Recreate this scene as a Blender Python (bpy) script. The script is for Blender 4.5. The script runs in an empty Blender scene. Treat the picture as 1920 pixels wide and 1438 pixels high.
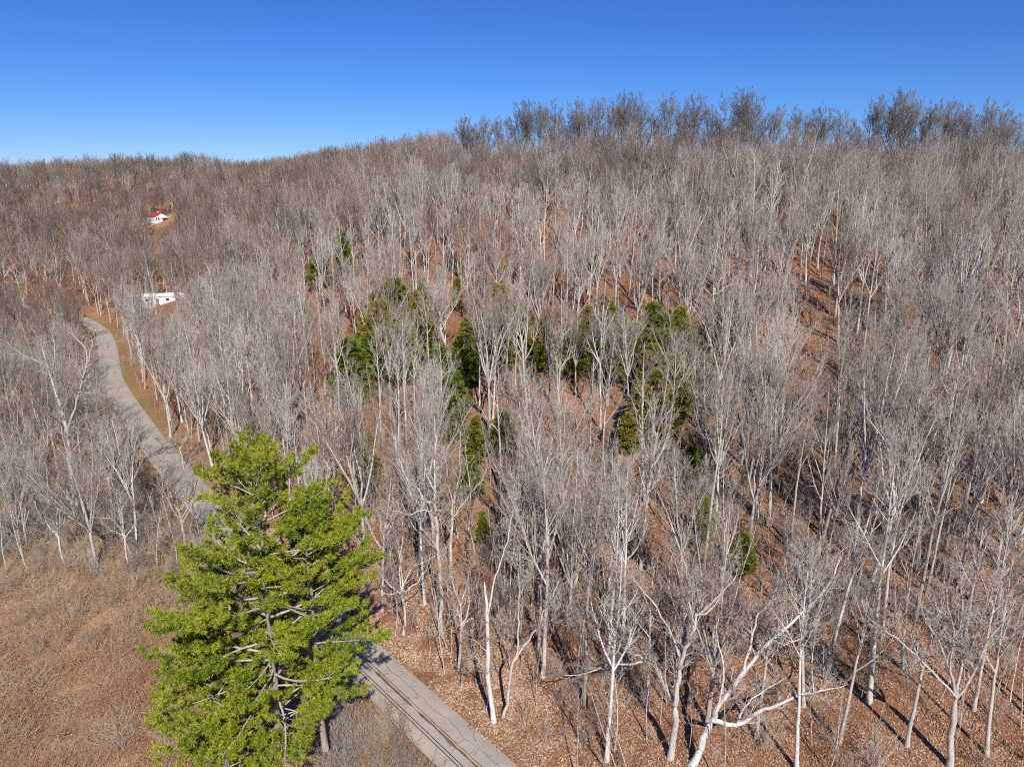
import bpy, math, random
import numpy as np

R = math.radians
SC = bpy.context.scene
COL = SC.collection

# ------------------------------------------------------------------ camera
CAM_Z = 45.0
PITCH = R(15.0)
FPX, CX, CY = 1333.0, 960.0, 719.0            # focal length and centre in pixels of a 1920 x 1438 frame
cam_d = bpy.data.cameras.new('camera')
cam_d.sensor_fit = 'HORIZONTAL'
cam_d.angle = 2 * math.atan(CX / FPX)
cam_d.clip_start = 0.5
cam_d.clip_end = 9000
cam = bpy.data.objects.new('camera', cam_d)
COL.objects.link(cam)
cam.location = (0, 0, CAM_Z)
cam.rotation_euler = (R(90) - PITCH, 0, 0)
SC.camera = cam

# ------------------------------------------------------------------ sky, sun, exposure
SUN_EL, SUN_AZ = 40.0, 168.0                  # azimuth clockwise from +Y: behind the camera, a little to its right
w = bpy.data.worlds.new('World')
SC.world = w
w.use_nodes = True
nt = w.node_tree
bgn = nt.nodes['Background']
sky = nt.nodes.new('ShaderNodeTexSky')
sky.sky_type = 'NISHITA'
sky.sun_disc = False
sky.sun_elevation = R(SUN_EL)
sky.sun_rotation = R(SUN_AZ)
sky.altitude = 300
sky.air_density = 1.0
sky.dust_density = 0.0
sky.ozone_density = 4.0
# the camera's colour response: one tone curve per channel over the whole sky
sep, com = nt.nodes.new('ShaderNodeSeparateColor'), nt.nodes.new('ShaderNodeCombineColor')
nt.links.new(sky.outputs[0], sep.inputs[0])
for ch, (gain, power) in enumerate(((.60, 1.8), (.66, 1.38), (1.08, 1.15))):
    m0 = nt.nodes.new('ShaderNodeMath'); m0.operation = 'MULTIPLY'; m0.inputs[1].default_value = .1
    m1 = nt.nodes.new('ShaderNodeMath'); m1.operation = 'POWER'; m1.inputs[1].default_value = power
    m2 = nt.nodes.new('ShaderNodeMath'); m2.operation = 'MULTIPLY_ADD'; m2.inputs[1].default_value = gain * 10
    m2.inputs[2].default_value = (.13, .17, 0.0)[ch]
    nt.links.new(sep.outputs[ch], m0.inputs[0])
    nt.links.new(m0.outputs[0], m1.inputs[0])
    nt.links.new(m1.outputs[0], m2.inputs[0])
    nt.links.new(m2.outputs[0], com.inputs[ch])
nt.links.new(com.outputs[0], bgn.inputs['Color'])
bgn.inputs['Strength'].default_value = 0.094

sd = bpy.data.lights.new('sun', 'SUN')
sd.energy = 5.0
sd.angle = R(0.5)
sd.color = (1.0, 0.94, 0.84)
sun = bpy.data.objects.new('sun', sd)
COL.objects.link(sun)
sun.rotation_euler = (R(90 - SUN_EL), 0, R(180 - SUN_AZ))

SC.view_settings.view_transform = 'Standard'
SC.view_settings.look = 'None'
SC.view_settings.gamma = 1
SC.view_settings.exposure = 0.16
SC.view_settings.use_curve_mapping = False
SC.render.engine = 'CYCLES'
SC.cycles.max_bounces = 3
SC.cycles.diffuse_bounces = 1
SC.cycles.glossy_bounces = 1
SC.cycles.transmission_bounces = 2
SC.cycles.transparent_max_bounces = 4
SC.cycles.use_denoising = False
SC.cycles.use_adaptive_sampling = True
SC.cycles.adaptive_threshold = .03
SC.cycles.filter_width = 1.1

# ------------------------------------------------------------------ projection helpers
CP, SP = math.cos(PITCH), math.sin(PITCH)
def ray(px, py):
    xr, v = (px - CX) / FPX, (py - CY) / FPX
    return np.array([xr, CP - v * SP, -SP - v * CP])
def project(p):
    p = np.asarray(p, float)
    x, y, z = p[..., 0], p[..., 1], p[..., 2] - CAM_Z
    dep = y * CP - z * SP
    up = y * SP + z * CP
    return CX + FPX * x / dep, CY - FPX * up / dep, dep

# ------------------------------------------------------------------ terrain shape
ROAD = np.array([(52, -16, 0.2), (30, 10.5, 0.1), (9.5, 34.5, 0), (-2.6, 47.7, 0), (-14.3, 61, 0), (-33, 82.5, 0), (-53, 107, 0),
                 (-77, 139, 0), (-100, 172, 0.2), (-118, 203, 0.4), (-135, 230, 0.8), (-156, 254, 1.2), (-182, 272, 1.8),
                 (-214, 286, 3.0), (-250, 296, 5)], float)
def resample(poly, step):
    poly = np.asarray(poly, float)
    # Catmull-Rom, then even spacing
    P = np.vstack([2 * poly[0] - poly[1], poly, 2 * poly[-1] - poly[-2]])
    out = []
    for i in range(1, len(P) - 2):
        p0, p1, p2, p3 = P[i - 1], P[i], P[i + 1], P[i + 2]
        for t in np.linspace(0, 1, 24, endpoint=False):
            out.append(0.5 * (2 * p1 + (p2 - p0) * t + (2 * p0 - 5 * p1 + 4 * p2 - p3) * t * t + (3 * p1 - p0 - 3 * p2 + p3) * t ** 3))
    out.append(P[-2])
    out = np.array(out)
    d = np.concatenate([[0], np.cumsum(np.linalg.norm(np.diff(out, axis=0), axis=1))])
    s = np.arange(0, d[-1], step)
    return np.stack([np.interp(s, d, out[:, k]) for k in range(3)], 1)
VAL = [ROAD, [(-140, 235, .8), (-152, 265, 1.6), (-170, 300, 3.5), (-196, 350, 9.0), (-222, 400, 16)], [(-10, -60, -1), (-22, 15, -1.5), (-48, 60, -1.5), (-75, 105, -1.2), (-110, 165, -0.6), (-140, 215, 0)], [(6, 5, -.9), (-16, 42, -.9), (-34, 66, -.9), (-60, 98, -.7)],
       [(-222, 400, 16), (-236, 470, 30), (-232, 560, 46), (-222, 645, 52)],
       [(700, 500, 0), (420, 420, 2), (250, 430, 6), (150, 520, 8), (60, 700, 10), (0, 900, 8)],
       [(200, -300, 0), (80, -120, 0), (52, -16, 0.2)]]
CRS = [[(700, 60, 34), (420, 120, 38), (250, 172, 42), (141, 200, 43), (61, 207, 47), (6, 232, 50), (-40, 350, 53), (-123, 480, 55), (-200, 630, 54)],
       [(-620, 150, 32), (-520, 300, 42), (-430, 420, 45), (-345, 505, 49), (-262, 600, 58), (-228, 650, 53)],
       [(-420, -200, 24), (-330, 0, 24), (-300, 130, 22), (-330, 260, 30), (-430, 420, 50)]]
def sample_all(L, step):
    return np.vstack([resample(p, step) for p in L])
VP, CPT = sample_all(VAL, 6.0), sample_all(CRS, 12.0)
RP = resample(ROAD, 0.8)
def idw(x, y, P, pw):
    d2 = (x[:, None] - P[None, :, 0]) ** 2 + (y[:, None] - P[None, :, 1]) ** 2 + 0.5
    wgt = d2 ** (-pw / 2)
    return (wgt * P[None, :, 2]).sum(1) / wgt.sum(1), np.sqrt(d2.min(1))
def undulate(x, y):
    return (1.3 * np.sin(x * .045 + 1.1 * np.sin(y * .031)) * np.sin(y * .052 + .7) + .7 * np.sin(x * .11 + y * .07) +
            .35 * np.sin(x * .27 - y * .19 + 2) + .2 * np.sin(x * .51 + 1.3) * np.sin(y * .47))
def height_raw(x, y):
    out = np.empty(len(x))
    for a in range(0, len(x), 8000):
        xs, ys = x[a:a + 8000], y[a:a + 8000]
        zv, dv = idw(xs, ys, VP, 5)
        zc, dc = idw(xs, ys, CPT, 5)
        s = dv / (dv + dc)
        s = .55 * s + .45 * s * s * (3 - 2 * s)
        z = zv + (zc - zv) * s + undulate(xs, ys) * np.clip((dv - 4) / 25, 0, 1)
        nr = np.nonzero(dv < 18)[0]
        if len(nr):
            zr, dr = idw(xs[nr], ys[nr], RP, 8)
            k = np.clip((dr - 4.6) / 6, 0, 1)
            k = k * k * (3 - 2 * k)
            z[nr] = np.where(dr < 12, (zr - .10) * (1 - k) + z[nr] * k, z[nr])
        out[a:a + 8000] = z
    return out
STEP = 2.5
GX = np.arange(-520, 420.1, STEP)
GY = np.arange(-30, 760.1, STEP)
OX = np.concatenate([[-6000, -3000, -1600, -1000, -750, -620], GX, [520, 650, 800, 1100, 1700, 3000, 6000]])
OY = np.concatenate([[-4000, -1500, -600, -250, -120, -70], GY, [860, 1000, 1300, 1900, 3500, 8000]])
XX, YY = np.meshgrid(OX, OY)
ZZ = height_raw(XX.ravel(), YY.ravel()).reshape(XX.shape)
far = np.maximum(np.maximum(np.abs(XX) - 800, YY - 800), -YY - 300)
ZZ = ZZ * np.clip(1 - far / 1500, .15, 1)
ZI = ZZ[6:6 + len(GY), 6:6 + len(GX)]
def ground(x, y):
    x, y = np.asarray(x, float), np.asarray(y, float)
    fx = np.clip((x - GX[0]) / STEP, 0, len(GX) - 1.001)
    fy = np.clip((y - GY[0]) / STEP, 0, len(GY) - 1.001)
    i, j = fx.astype(int), fy.astype(int)
    u, v = fx - i, fy - j
    return (ZI[j, i] * (1 - u) * (1 - v) + ZI[j, i + 1] * u * (1 - v) + ZI[j + 1, i] * (1 - u) * v + ZI[j + 1, i + 1] * u * v)
def road_dist(x, y):
    x, y = np.atleast_1d(np.asarray(x, float)), np.atleast_1d(np.asarray(y, float))
    o = np.empty(len(x))
    P = RP[::3]
    for a in range(0, len(x), 8000):
        o[a:a + 8000] = np.sqrt(((x[a:a + 8000, None] - P[None, :, 0]) ** 2 + (y[a:a + 8000, None] - P[None, :, 1]) ** 2).min(1))
    return o
def hit(px, py, lift=0.0):
    """where the line of sight through a pixel meets the ground (raised by lift)"""
    d = ray(px, py)
    t = np.concatenate([np.arange(25, 260, .25), np.arange(260, 900, 1.0)])
    P = t[:, None] * d[None] + np.array([0, 0, CAM_Z])
    g = ground(P[:, 0], P[:, 1]) + lift
    k = np.argmax(P[:, 2] < g)
    if not (P[:, 2] < g).any():
        k = np.argmin(P[:, 2] - g)
    x, y = P[k, 0], P[k, 1]
    return np.array([x, y, float(ground(x, y))])
def height_to(base, py):
    """height that puts the top of an upright thing at picture row py"""
    v = (py - CY) / FPX
    k = (-SP - v * CP) / (CP - v * SP)
    return CAM_Z + base[1] * k - base[2]

# ------------------------------------------------------------------ materials
def new_mat(name, rough=.9, spec=.15):
    m = bpy.data.materials.new(name)
    m.use_nodes = True
    t = m.node_tree
    b = t.nodes['Principled BSDF']
    b.inputs['Roughness'].default_value = rough
    b.inputs['Specular IOR Level'].default_value = spec
    return m, t, b
def N(t, kind, **kw):
    n = t.nodes.new(kind)
    for k, v in kw.items():
        setattr(n, k, v)
    return n
def ramp(t, fac, stops):
    r = N(t, 'ShaderNodeValToRGB')
    e = r.color_ramp.elements
    while len(e) < len(stops):
        e.new(.5)
    for el, (p, c) in zip(e, stops):
        el.position = p
        el.color = (*c, 1)
    t.links.new(fac, r.inputs[0])
    return r.outputs[0]
def mixc(t, fac, a, b, mode='MIX'):
    m = N(t, 'ShaderNodeMix', data_type='RGBA', blend_type=mode)
    if isinstance(fac, float):
        m.inputs[0].default_value = fac
    else:
        t.links.new(fac, m.inputs[0])
    for i, c in ((6, a), (7, b)):
        if isinstance(c, tuple):
            m.inputs[i].default_value = (*c, 1)
        else:
            t.links.new(c, m.inputs[i])
    return m.outputs[2]
def noise(t, vec, scale, detail=4, rough=.6):
    n = N(t, 'ShaderNodeTexNoise')
    n.inputs['Scale'].default_value = scale
    n.inputs['Detail'].default_value = detail
    n.inputs['Roughness'].default_value = rough
    if vec is not None:
        t.links.new(vec, n.inputs['Vector'])
    return n.outputs['Fac']
def bark_mat(name, c0, c1, c2):
    m, t, b = new_mat(name)
    oi = N(t, 'ShaderNodeObjectInfo')
    tc = N(t, 'ShaderNodeTexCoord')
    base = ramp(t, oi.outputs['Random'], [(0, c0), (.5, c1), (1, c2)])
    mp = N(t, 'ShaderNodeMapping')
    mp.inputs['Scale'].default_value = (5, 5, 1.1)
    t.links.new(tc.outputs['Object'], mp.inputs['Vector'])
    n = noise(t, mp.outputs[0], 1.3, 5, .65)
    k = ramp(t, n, [(.25, (.38, .36, .33)), (.42, (.8, .79, .77)), (.55, (1, 1, 1)), (.75, (1.25, 1.25, 1.25))])
    bmp = N(t, 'ShaderNodeBump')
    bmp.inputs['Strength'].default_value = .8
    bmp.inputs['Distance'].default_value = .04
    t.links.new(noise(t, mp.outputs[0], 3.0, 4, .7), bmp.inputs['Height'])
    if name.startswith('bark'):
        t.links.new(bmp.outputs[0], b.inputs['Normal'])
    t.links.new(mixc(t, 1.0, base, k, 'MULTIPLY'), b.inputs['Base Color'])
    return m
M = {}
M['bark_pale'] = bark_mat('bark_pale', (.54, .49, .44), (.65, .61, .57), (.73, .70, .66))
M['bark_white'] = bark_mat('bark_white', (.56, .505, .45), (.61, .56, .50), (.66, .61, .55))
M['bark_grey'] = bark_mat('bark_grey', (.41, .36, .31), (.50, .45, .40), (.59, .545, .50))
M['bark_dark'] = bark_mat('bark_dark', (.15, .125, .108), (.20, .17, .148), (.25, .218, .19))
M['twig_pale'] = bark_mat('twig_pale', (.41, .34, .285), (.50, .445, .40), (.58, .535, .49))
M['twig_grey'] = bark_mat('twig_grey', (.30, .225, .18), (.37, .31, .265), (.45, .40, .355))
M['twig_brown'] = bark_mat('twig_brown', (.21, .145, .115), (.26, .195, .16), (.24, .20, .18))
M['twig_dark'] = bark_mat('twig_dark', (.15, .115, .095), (.185, .15, .13), (.21, .175, .155))
M['twig_russet'] = bark_mat('twig_russet', (.24, .135, .10), (.27, .175, .135), (.30, .22, .18))
M['twig_ridge'] = bark_mat('twig_ridge', (.17, .135, .115), (.215, .18, .158), (.25, .22, .20))
M['bark_pine'] = bark_mat('bark_pine', (.30, .25, .21), (.34, .29, .25), (.36, .31, .27))
M['stem_straw'] = bark_mat('stem_straw', (.52, .37, .22), (.64, .49, .33), (.50, .33, .20))
M['stem_red'] = bark_mat('stem_red', (.48, .245, .14), (.60, .365, .23), (.58, .42, .28))

def leaf_mat(name, stops, scale, rnd=.0, trans=.25):
    m, t, b = new_mat(name, .55, .3)
    tc = N(t, 'ShaderNodeTexCoord')
    ge = N(t, 'ShaderNodeNewGeometry')
    oi = N(t, 'ShaderNodeObjectInfo')
    n = noise(t, tc.outputs['Object'], scale, 3, .6)
    n_b = noise(t, tc.outputs['Object'], scale * 7, 2, .5)
    nm = N(t, 'ShaderNodeMix', data_type='FLOAT')
    nm.inputs[0].default_value = .45
    t.links.new(n, nm.inputs[2])
    t.links.new(n_b, nm.inputs[3])
    n = nm.outputs[0]
    add = N(t, 'ShaderNodeMath', operation='MULTIPLY_ADD')
    t.links.new(ge.outputs['Random Per Island'], add.inputs[0])
    add.inputs[1].default_value = .34
    t.links.new(n, add.inputs[2])
    sub = N(t, 'ShaderNodeMath', operation='MULTIPLY_ADD')
    t.links.new(oi.outputs['Random'], sub.inputs[0])
    sub.inputs[1].default_value = rnd
    t.links.new(add.outputs[0], sub.inputs[2])
    c = ramp(t, sub.outputs[0], stops)
    t.links.new(c, b.inputs['Base Color'])
    tr = N(t, 'ShaderNodeBsdfTranslucent')
    t.links.new(c, tr.inputs['Color'])
    mx = N(t, 'ShaderNodeMixShader')
    mx.inputs[0].default_value = trans
    out = t.nodes['Material Output']
    t.links.new(b.outputs[0], mx.inputs[1])
    t.links.new(tr.outputs[0], mx.inputs[2])
    t.links.new(mx.outputs[0], out.inputs['Surface'])
    return m
M['pine_needles'] = leaf_mat('pine_needles', [(.46, (.07, .13, .016)), (.58, (.18, .27, .022)), (.70, (.34, .40, .03)), (.84, (.52, .49, .05))], .3)
M['cedar'] = leaf_mat('cedar', [(.42, (.065, .125, .018)), (.66, (.17, .235, .026)), (.90, (.30, .32, .036)), (1.15, (.42, .30, .06))], .5, .35)
M['dead_leaf'] = leaf_mat('dead_leaf', [(.3, (.42, .24, .10)), (.6, (.5, .31, .15)), (.9, (.58, .40, .22))], 2.0)
M['litter'] = leaf_mat('litter', [(.35, (.13, .058, .032)), (.55, (.28, .13, .072)), (.76, (.40, .215, .125)), (.98, (.56, .40, .29))], .8, .3, .1)
M['litter_pale'] = leaf_mat('litter_pale', [(.35, (.30, .15, .085)), (.55, (.46, .26, .155)), (.76, (.56, .37, .245)), (.98, (.68, .52, .40))], .8, .3, .1)

# ------------------------------------------------------------------ mesh building
def mesh_from(name, V, F, mats, mi=None, smooth=True):
    me = bpy.data.meshes.new(name)
    V = np.asarray(V, np.float32)
    F = np.asarray(F, np.int32)
    me.vertices.add(len(V))
    me.vertices.foreach_set('co', V.ravel())
    k = F.shape[1]
    me.loops.add(F.size)
    me.loops.foreach_set('vertex_index', F.ravel())
    me.polygons.add(len(F))
    me.polygons.foreach_set('loop_start', np.arange(0, F.size, k, dtype=np.int32))
    for m in mats:
        me.materials.append(M[m])
    if mi is not None:
        me.polygons.foreach_set('material_index', np.asarray(mi, np.int32))
    me.polygons.foreach_set('use_smooth', np.full(len(F), smooth))
    me.update(calc_edges=True)
    return me
def obj(name, me, parent=None, loc=None, kind=None, link=True):
    o = bpy.data.objects.new(name, me)
    if link:
        COL.objects.link(o)
    if parent is not None:
        o.parent = parent
    if loc is not None:
        o.location = loc
    if kind:
        o['kind'] = kind
    return o
def tag(o, label, cat, group=None):
    o['label'], o['category'] = label, cat
    if group:
        o['group'] = group
    return o

class Branches:
    """collects tapering branches as (points, radii) and turns them into one triangle mesh"""
    def __init__(s):
        s.b = []
    def add(s, P, r):
        s.b.append((np.asarray(P, float), np.asarray(r, float)))
    def arrays(s, sides_of=lambda r: 3 if r < .03 else (4 if r < .09 else 7)):
        groups = {}
        for P, r in s.b:
            groups.setdefault((len(P), sides_of(r[0])), []).append((P, r))
        Vs, Fs, off = [], [], 0
        for (n, k), L in groups.items():
            P = np.stack([a for a, _ in L])
            r = np.stack([a for _, a in L])
            B = len(L)
            T = np.gradient(P, axis=1)
            T /= np.linalg.norm(T, axis=2, keepdims=True) + 1e-9
            m = T.mean(1)
            ref = np.where(np.abs(m[:, 2:3]) > .8, np.array([[1., 0, 0]]), np.array([[0, 0, 1.]]))
            A = np.cross(T, ref[:, None, :])
            A /= np.linalg.norm(A, axis=2, keepdims=True) + 1e-9
            C = np.cross(T, A)
            ang = np.arange(k) * 2 * math.pi / k
            ring = (A[:, :, None, :] * np.cos(ang)[None, None, :, None] + C[:, :, None, :] * np.sin(ang)[None, None, :, None])
            V = P[:, :-1, None, :] + ring[:, :-1] * r[:, :-1, None, None]
            V = np.concatenate([V.reshape(B, -1, 3), P[:, -1:, :]], 1)
            nv = V.shape[1]
            f = []
            for i in range(n - 2):
                for j in range(k):
                    a, b2 = i * k + j, i * k + (j + 1) % k
                    f += [(a, b2, b2 + k), (a, b2 + k, a + k)]
            for j in range(k):
                f.append(((n - 2) * k + j, (n - 2) * k + (j + 1) % k, nv - 1))
            f = np.array(f)
            F = f[None] + (np.arange(B) * nv)[:, None, None] + off
            Vs.append(V.reshape(-1, 3))
            Fs.append(F.reshape(-1, 3))
            off += B * nv
        return np.vstack(Vs), np.vstack(Fs)
def merge(parts):
    """several (V, F) -> V, F, part index per face"""
    V, F, I, off = [], [], [], 0
    for k, (v, f) in enumerate(parts):
        V.append(v); F.append(f + off); I.append(np.full(len(f), k)); off += len(v)
    return np.vstack(V), np.vstack(F), np.concatenate(I)

def unit(v):
    return v / (np.linalg.norm(v) + 1e-9)
def turn(d, ang, rng, up=0.0):
    """direction leaving d at an angle, in a random plane, pulled upward"""
    a = rng.normal(size=3)
    a = unit(a - d * a.dot(d))
    v = d * math.cos(ang) + a * math.sin(ang)
    v[2] += up
    return unit(v)
def limb(p, d, L, n, rng, wander, up, r0, r1):
    P = [np.array(p, float)]
    d = np.array(d, float)
    s = L / (n - 1)
    for i in range(n - 1):
        d = unit(d + rng.normal(size=3) * wander + np.array([0, 0, up]))
        P.append(P[-1] + d * s)
    return np.array(P), np.linspace(r0, r1, n)
def along(P, t):
    f = t * (len(P) - 1)
    i = min(int(f), len(P) - 2)
    return P[i] + (P[i + 1] - P[i]) * (f - i), unit(P[i + 1] - P[i])

TW = 0.0115      # thinnest twig radius, metres
def ramify(P, r, level, rng, crown, spec):
    """side branches of a limb, level by level"""
    k, ang, lf, up, wander = spec[level]
    L = np.linalg.norm(np.diff(P, axis=0), axis=1).sum()
    n = max(2, int(round(k * rng.uniform(.8, 1.2))))
    last = level == len(spec) - 1
    for j in range(n):
        t = 1 - (1 - (j + rng.random()) / n) * (.82 if level else .7)
        t = min(t, .98)
        p, d = along(P, t)
        rad = max(TW * .8, np.interp(t, np.linspace(0, 1, len(r)), r) * .72)
        l = L * lf * (1.15 - .6 * t) * rng.uniform(.65, 1.25)
        v = turn(d, ang * rng.uniform(.6, 1.3), rng, up)
        if last:
            q, rr = limb(p, v, l, 2 if l < .9 else 3, rng, wander, up * .4, min(rad, TW), TW * .4)
            crown.add(q, rr)
        else:
            q, rr = limb(p, v, l, 4 if level == 0 else 3, rng, wander, up * .5, rad, max(TW * .7, rad * .42))
            crown.add(q, rr)
            ramify(q, rr, level + 1, rng, crown, spec)

def grow_tree(seed, form, H, detail=1.0):
    """returns (trunk branches, crown branches)"""
    rng = np.random.default_rng(seed)
    tr, cr = Branches(), Branches()
    d = detail
    fine = [(6 * d, .7, .45, .18, .13), (4.2 * d, .65, .52, .14, .14), (3 * d, .6, .6, .1, .1)]
    def trunk(frac, r0, r1, wander, n=10, lean=.03):
        dv = unit(np.array([rng.normal() * lean, rng.normal() * lean, 1]))
        P, r = limb((0, 0, -.3), dv, H * frac + .3, n, rng, wander, .04, r0, r1)
        r[0] *= 1.35
        tr.add(P, r)
        return P, r
    if form == 'forest':                       # straight bole, narrow crown of rising limbs
        r0 = H * .0100
        P, r = trunk(1.0, r0, .02, .035, 14)
        for t in np.sort(rng.uniform(.42, .97, int(17 * d ** .5))):
            p, dd = along(P, t)
            ang = rng.uniform(.45, .95) * (1.1 - .3 * t)
            v = turn(dd, ang, rng, .1)
            L = H * (.30 * (1 - t) + .10) * rng.uniform(.7, 1.2)
            rad = max(.026, r0 * (1 - t) * .85)
            q, rr = limb(p, v, L, 6, rng, .08, .11, rad, .02)
            (tr if rad > .05 else cr).add(q, rr)
            ramify(q, rr, 0, rng, cr, fine)
    elif form == 'fan':                        # short bole, broom of steep limbs
        r0 = H * .0105
        P, r = trunk(rng.uniform(.28, .38), r0, r0 * .7, .03, 6)
        for k in range(rng.integers(5, 8)):
            az = k * 2.4 + rng.random()
            sp = rng.uniform(.12, .42)
            v = unit(np.array([math.cos(az) * sp, math.sin(az) * sp, 1]))
            q, rr = limb(P[-1] - v * .2, v, H * rng.uniform(.5, .68), 9, rng, .075, .03, r0 * .55, .02)
            tr.add(q, rr)
            for t in np.sort(rng.uniform(.12, .95, int(10 * d ** .5))):
                p, dd = along(q, t)
                v2 = turn(dd, rng.uniform(.3, .7), rng, .22)
                L = H * (.28 * (1 - t) + .08) * rng.uniform(.7, 1.2)
                q2, r2 = limb(p, v2, L, 5, rng, .09, .12, max(.03, rr[0] * (1 - t) * .6), .017)
                cr.add(q2, r2)
                ramify(q2, r2, 0, rng, cr, [(5 * d, .5, .45, .22, .1), (3.6 * d, .55, .55, .16, .1), (2.8 * d, .55, .6, .1, .1)])
    elif form in ('oak', 'crooked'):           # broad rounded crown / twisting limbs
        ck = form == 'crooked'
        r0 = H * (.0125 if not ck else .0115)
        P, r = trunk(rng.uniform(.34, .46), r0, r0 * .75, .05 if not ck else .09, 7, .05 if not ck else .1)
        nl = rng.integers(6, 9) if not ck else rng.integers(4, 7)
        for k in range(nl):
            az = k * 2.4 + rng.random() * .8
            sp = rng.uniform(.25, 1.15) if k else .12
            v = unit(np.array([math.cos(az) * sp, math.sin(az) * sp, 1]))
            p, _ = along(P, rng.uniform(.7, 1.0) if k else 1.0)
            q, rr = limb(p, v, H * rng.uniform(.42, .58), 9, rng, .13 if not ck else .24, .07, r0 * .5, .018)
            tr.add(q, rr)
            for t in np.sort(rng.uniform(.15, .97, int(10 * d ** .5))):
                p2, dd = along(q, t)
                v2 = turn(dd, rng.uniform(.4, .95), rng, .15)
                L = H * (.24 * (1 - t) + .09) * rng.uniform(.7, 1.25)
                q2, r2 = limb(p2, v2, L, 6, rng, .15 if not ck else .24, .1, max(.03, rr[0] * (1 - t) * .6), .017)
                (tr if r2[0] > .06 else cr).add(q2, r2)
                ramify(q2, r2, 0, rng, cr, fine)
    elif form == 'dome':                       # even rounded crown of rising limbs
        r0 = H * .0115
        P, r = trunk(rng.uniform(.28, .36), r0, r0 * .8, .04, 6, .04)
        C, rx, rz_ = np.array([0, 0, .60 * H]), .34 * H, .40 * H
        rdg = .016 < TW < .02 and detail > 1
        for k in range(11 if rdg else 9):
            az, ph = k * 2.4 + rng.random() * .6, (1.45 if k == 0 else rng.uniform(.0, 1.3))
            T = C + np.array([rx * math.cos(ph) * math.cos(az), rx * math.cos(ph) * math.sin(az), rz_ * math.sin(ph)]) * rng.uniform(.86, 1.0)
            p, _ = along(P, rng.uniform(.75, 1.0) if k else 1.0)
            dist = np.linalg.norm(T - p)
            K = p + (T - p) * .3 + np.array([(T - p)[0] * .18, (T - p)[1] * .18, .10 * dist])
            u = np.linspace(0, 1, 9)[:, None]
            q = p * (1 - u) ** 2 + 2 * K * u * (1 - u) + T * u ** 2
            q[1:] += np.cumsum(rng.normal(size=(8, 3)) * .07, axis=0)
            rr = np.linspace(r0 * .5, .018, 9)
            tr.add(q, rr)
            for t in np.sort(rng.uniform(.25 if rdg else .15, .99, int((12 if rdg else 11) * d ** .5))):
                p2, dd = along(q, t)
                v2 = turn(dd, rng.uniform(.35, .8), rng, .06 if rdg else .22)
                fE = np.linalg.norm((p2 - C) / np.array([rx, rx, rz_]))
                L = H * (.24 * (1 - t) + .10) * rng.uniform(.75, 1.2) * (np.clip(1.25 - fE, .2, 1) if rdg else np.clip(1.35 - fE, .3, 1))
                q2, r2 = limb(p2, v2, L, 5, rng, .11, .05 if rdg else .12, max(.03, rr[0] * (1 - t) * .6), .017)
                (tr if r2[0] > .06 else cr).add(q2, r2)
                ramify(q2, r2, 0, rng, cr, [(5 * d, .65, .5, .05, .12), (4.2 * d, .65, .55, .04, .12), (3.0 * d, .6, .75, .03, .08)] if rdg else [(5 * d, .6, .42, .2, .12), (4.2 * d, .6, .5, .15, .12), (3.2 * d, .6, .55, .1, .1)])
    elif form == 'sapling':
        r0 = H * .0062
        P, r = trunk(1.0, r0, .012, .05, 8, .06)
        for t in np.sort(rng.uniform(.3, .97, int(15 * d))):
            p, dd = along(P, t)
            v = turn(dd, rng.uniform(.5, .9), rng, .15)
            q, rr = limb(p, v, H * (.24 * (1 - t) + .08) * rng.uniform(.6, 1.2), 4, rng, .1, .12, max(.014, r0 * (1 - t) * .6), .009)
            cr.add(q, rr)
            ramify(q, rr, 0, rng, cr, [(5, .7, .42, .15, .12), (4, .65, .5, .1, .1)])
    return tr, cr

# ------------------------------------------------------------------ ground
xs, ys = XX.ravel(), YY.ravel()
nx, ny = len(OX), len(OY)
ii = np.arange(nx * ny).reshape(ny, nx)
F = np.stack([ii[:-1, :-1], ii[:-1, 1:], ii[1:, 1:], ii[1:, :-1]], -1).reshape(-1, 4)
gm, t, b = new_mat('ground_cover', .95, .05)
tc = N(t, 'ShaderNodeTexCoord')
pos = tc.outputs['Object']
big = noise(t, pos, .05, 5, .6)
mid = noise(t, pos, .7, 6, .7)
fine_n = noise(t, pos, 5.0, 6, .75)
vor = N(t, 'ShaderNodeTexVoronoi')
vor.inputs['Scale'].default_value = 7.0
t.links.new(pos, vor.inputs['Vector'])
leafc = ramp(t, vor.outputs['Color'], [(.1, (.12, .052, .030)), (.35, (.26, .115, .062)), (.6, (.36, .175, .098)), (.85, (.44, .26, .165)), (1, (.52, .37, .27))])
soil = ramp(t, mid, [(.3, (.12, .062, .038)), (.5, (.29, .14, .078)), (.7, (.41, .225, .135))])
litter = mixc(t, .6, soil, leafc)
tan = ramp(t, fine_n, [(.3, (.22, .13, .075)), (.5, (.52, .34, .20)), (.7, (.70, .51, .34))])
at = N(t, 'ShaderNodeAttribute', attribute_name='field')
patch = ramp(t, noise(t, pos, .28, 5, .7), [(.36, (.28, .27, .25)), (.48, (.9, .9, .9)), (.66, (1.25, 1.2, 1.15))])
c1 = mixc(t, at.outputs['Fac'], litter, mixc(t, 1.0, mixc(t, .3, tan, litter), patch, 'MULTIPLY'))
grass = ramp(t, fine_n, [(.3, (.075, .075, .022)), (.5, (.17, .15, .05)), (.7, (.30, .25, .10))])
av = N(t, 'ShaderNodeAttribute', attribute_name='verge')
c2 = mixc(t, av.outputs['Fac'], c1, mixc(t, .35, grass, tan))
dk = ramp(t, big, [(.3, (.75, .78, .8)), (.6, (1.05, 1, .98))])
t.links.new(mixc(t, 1.0, c2, dk, 'MULTIPLY'), b.inputs['Base Color'])
bp = N(t, 'ShaderNodeBump')
bp.inputs['Strength'].default_value = .9
bp.inputs['Distance'].default_value = .12
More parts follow.
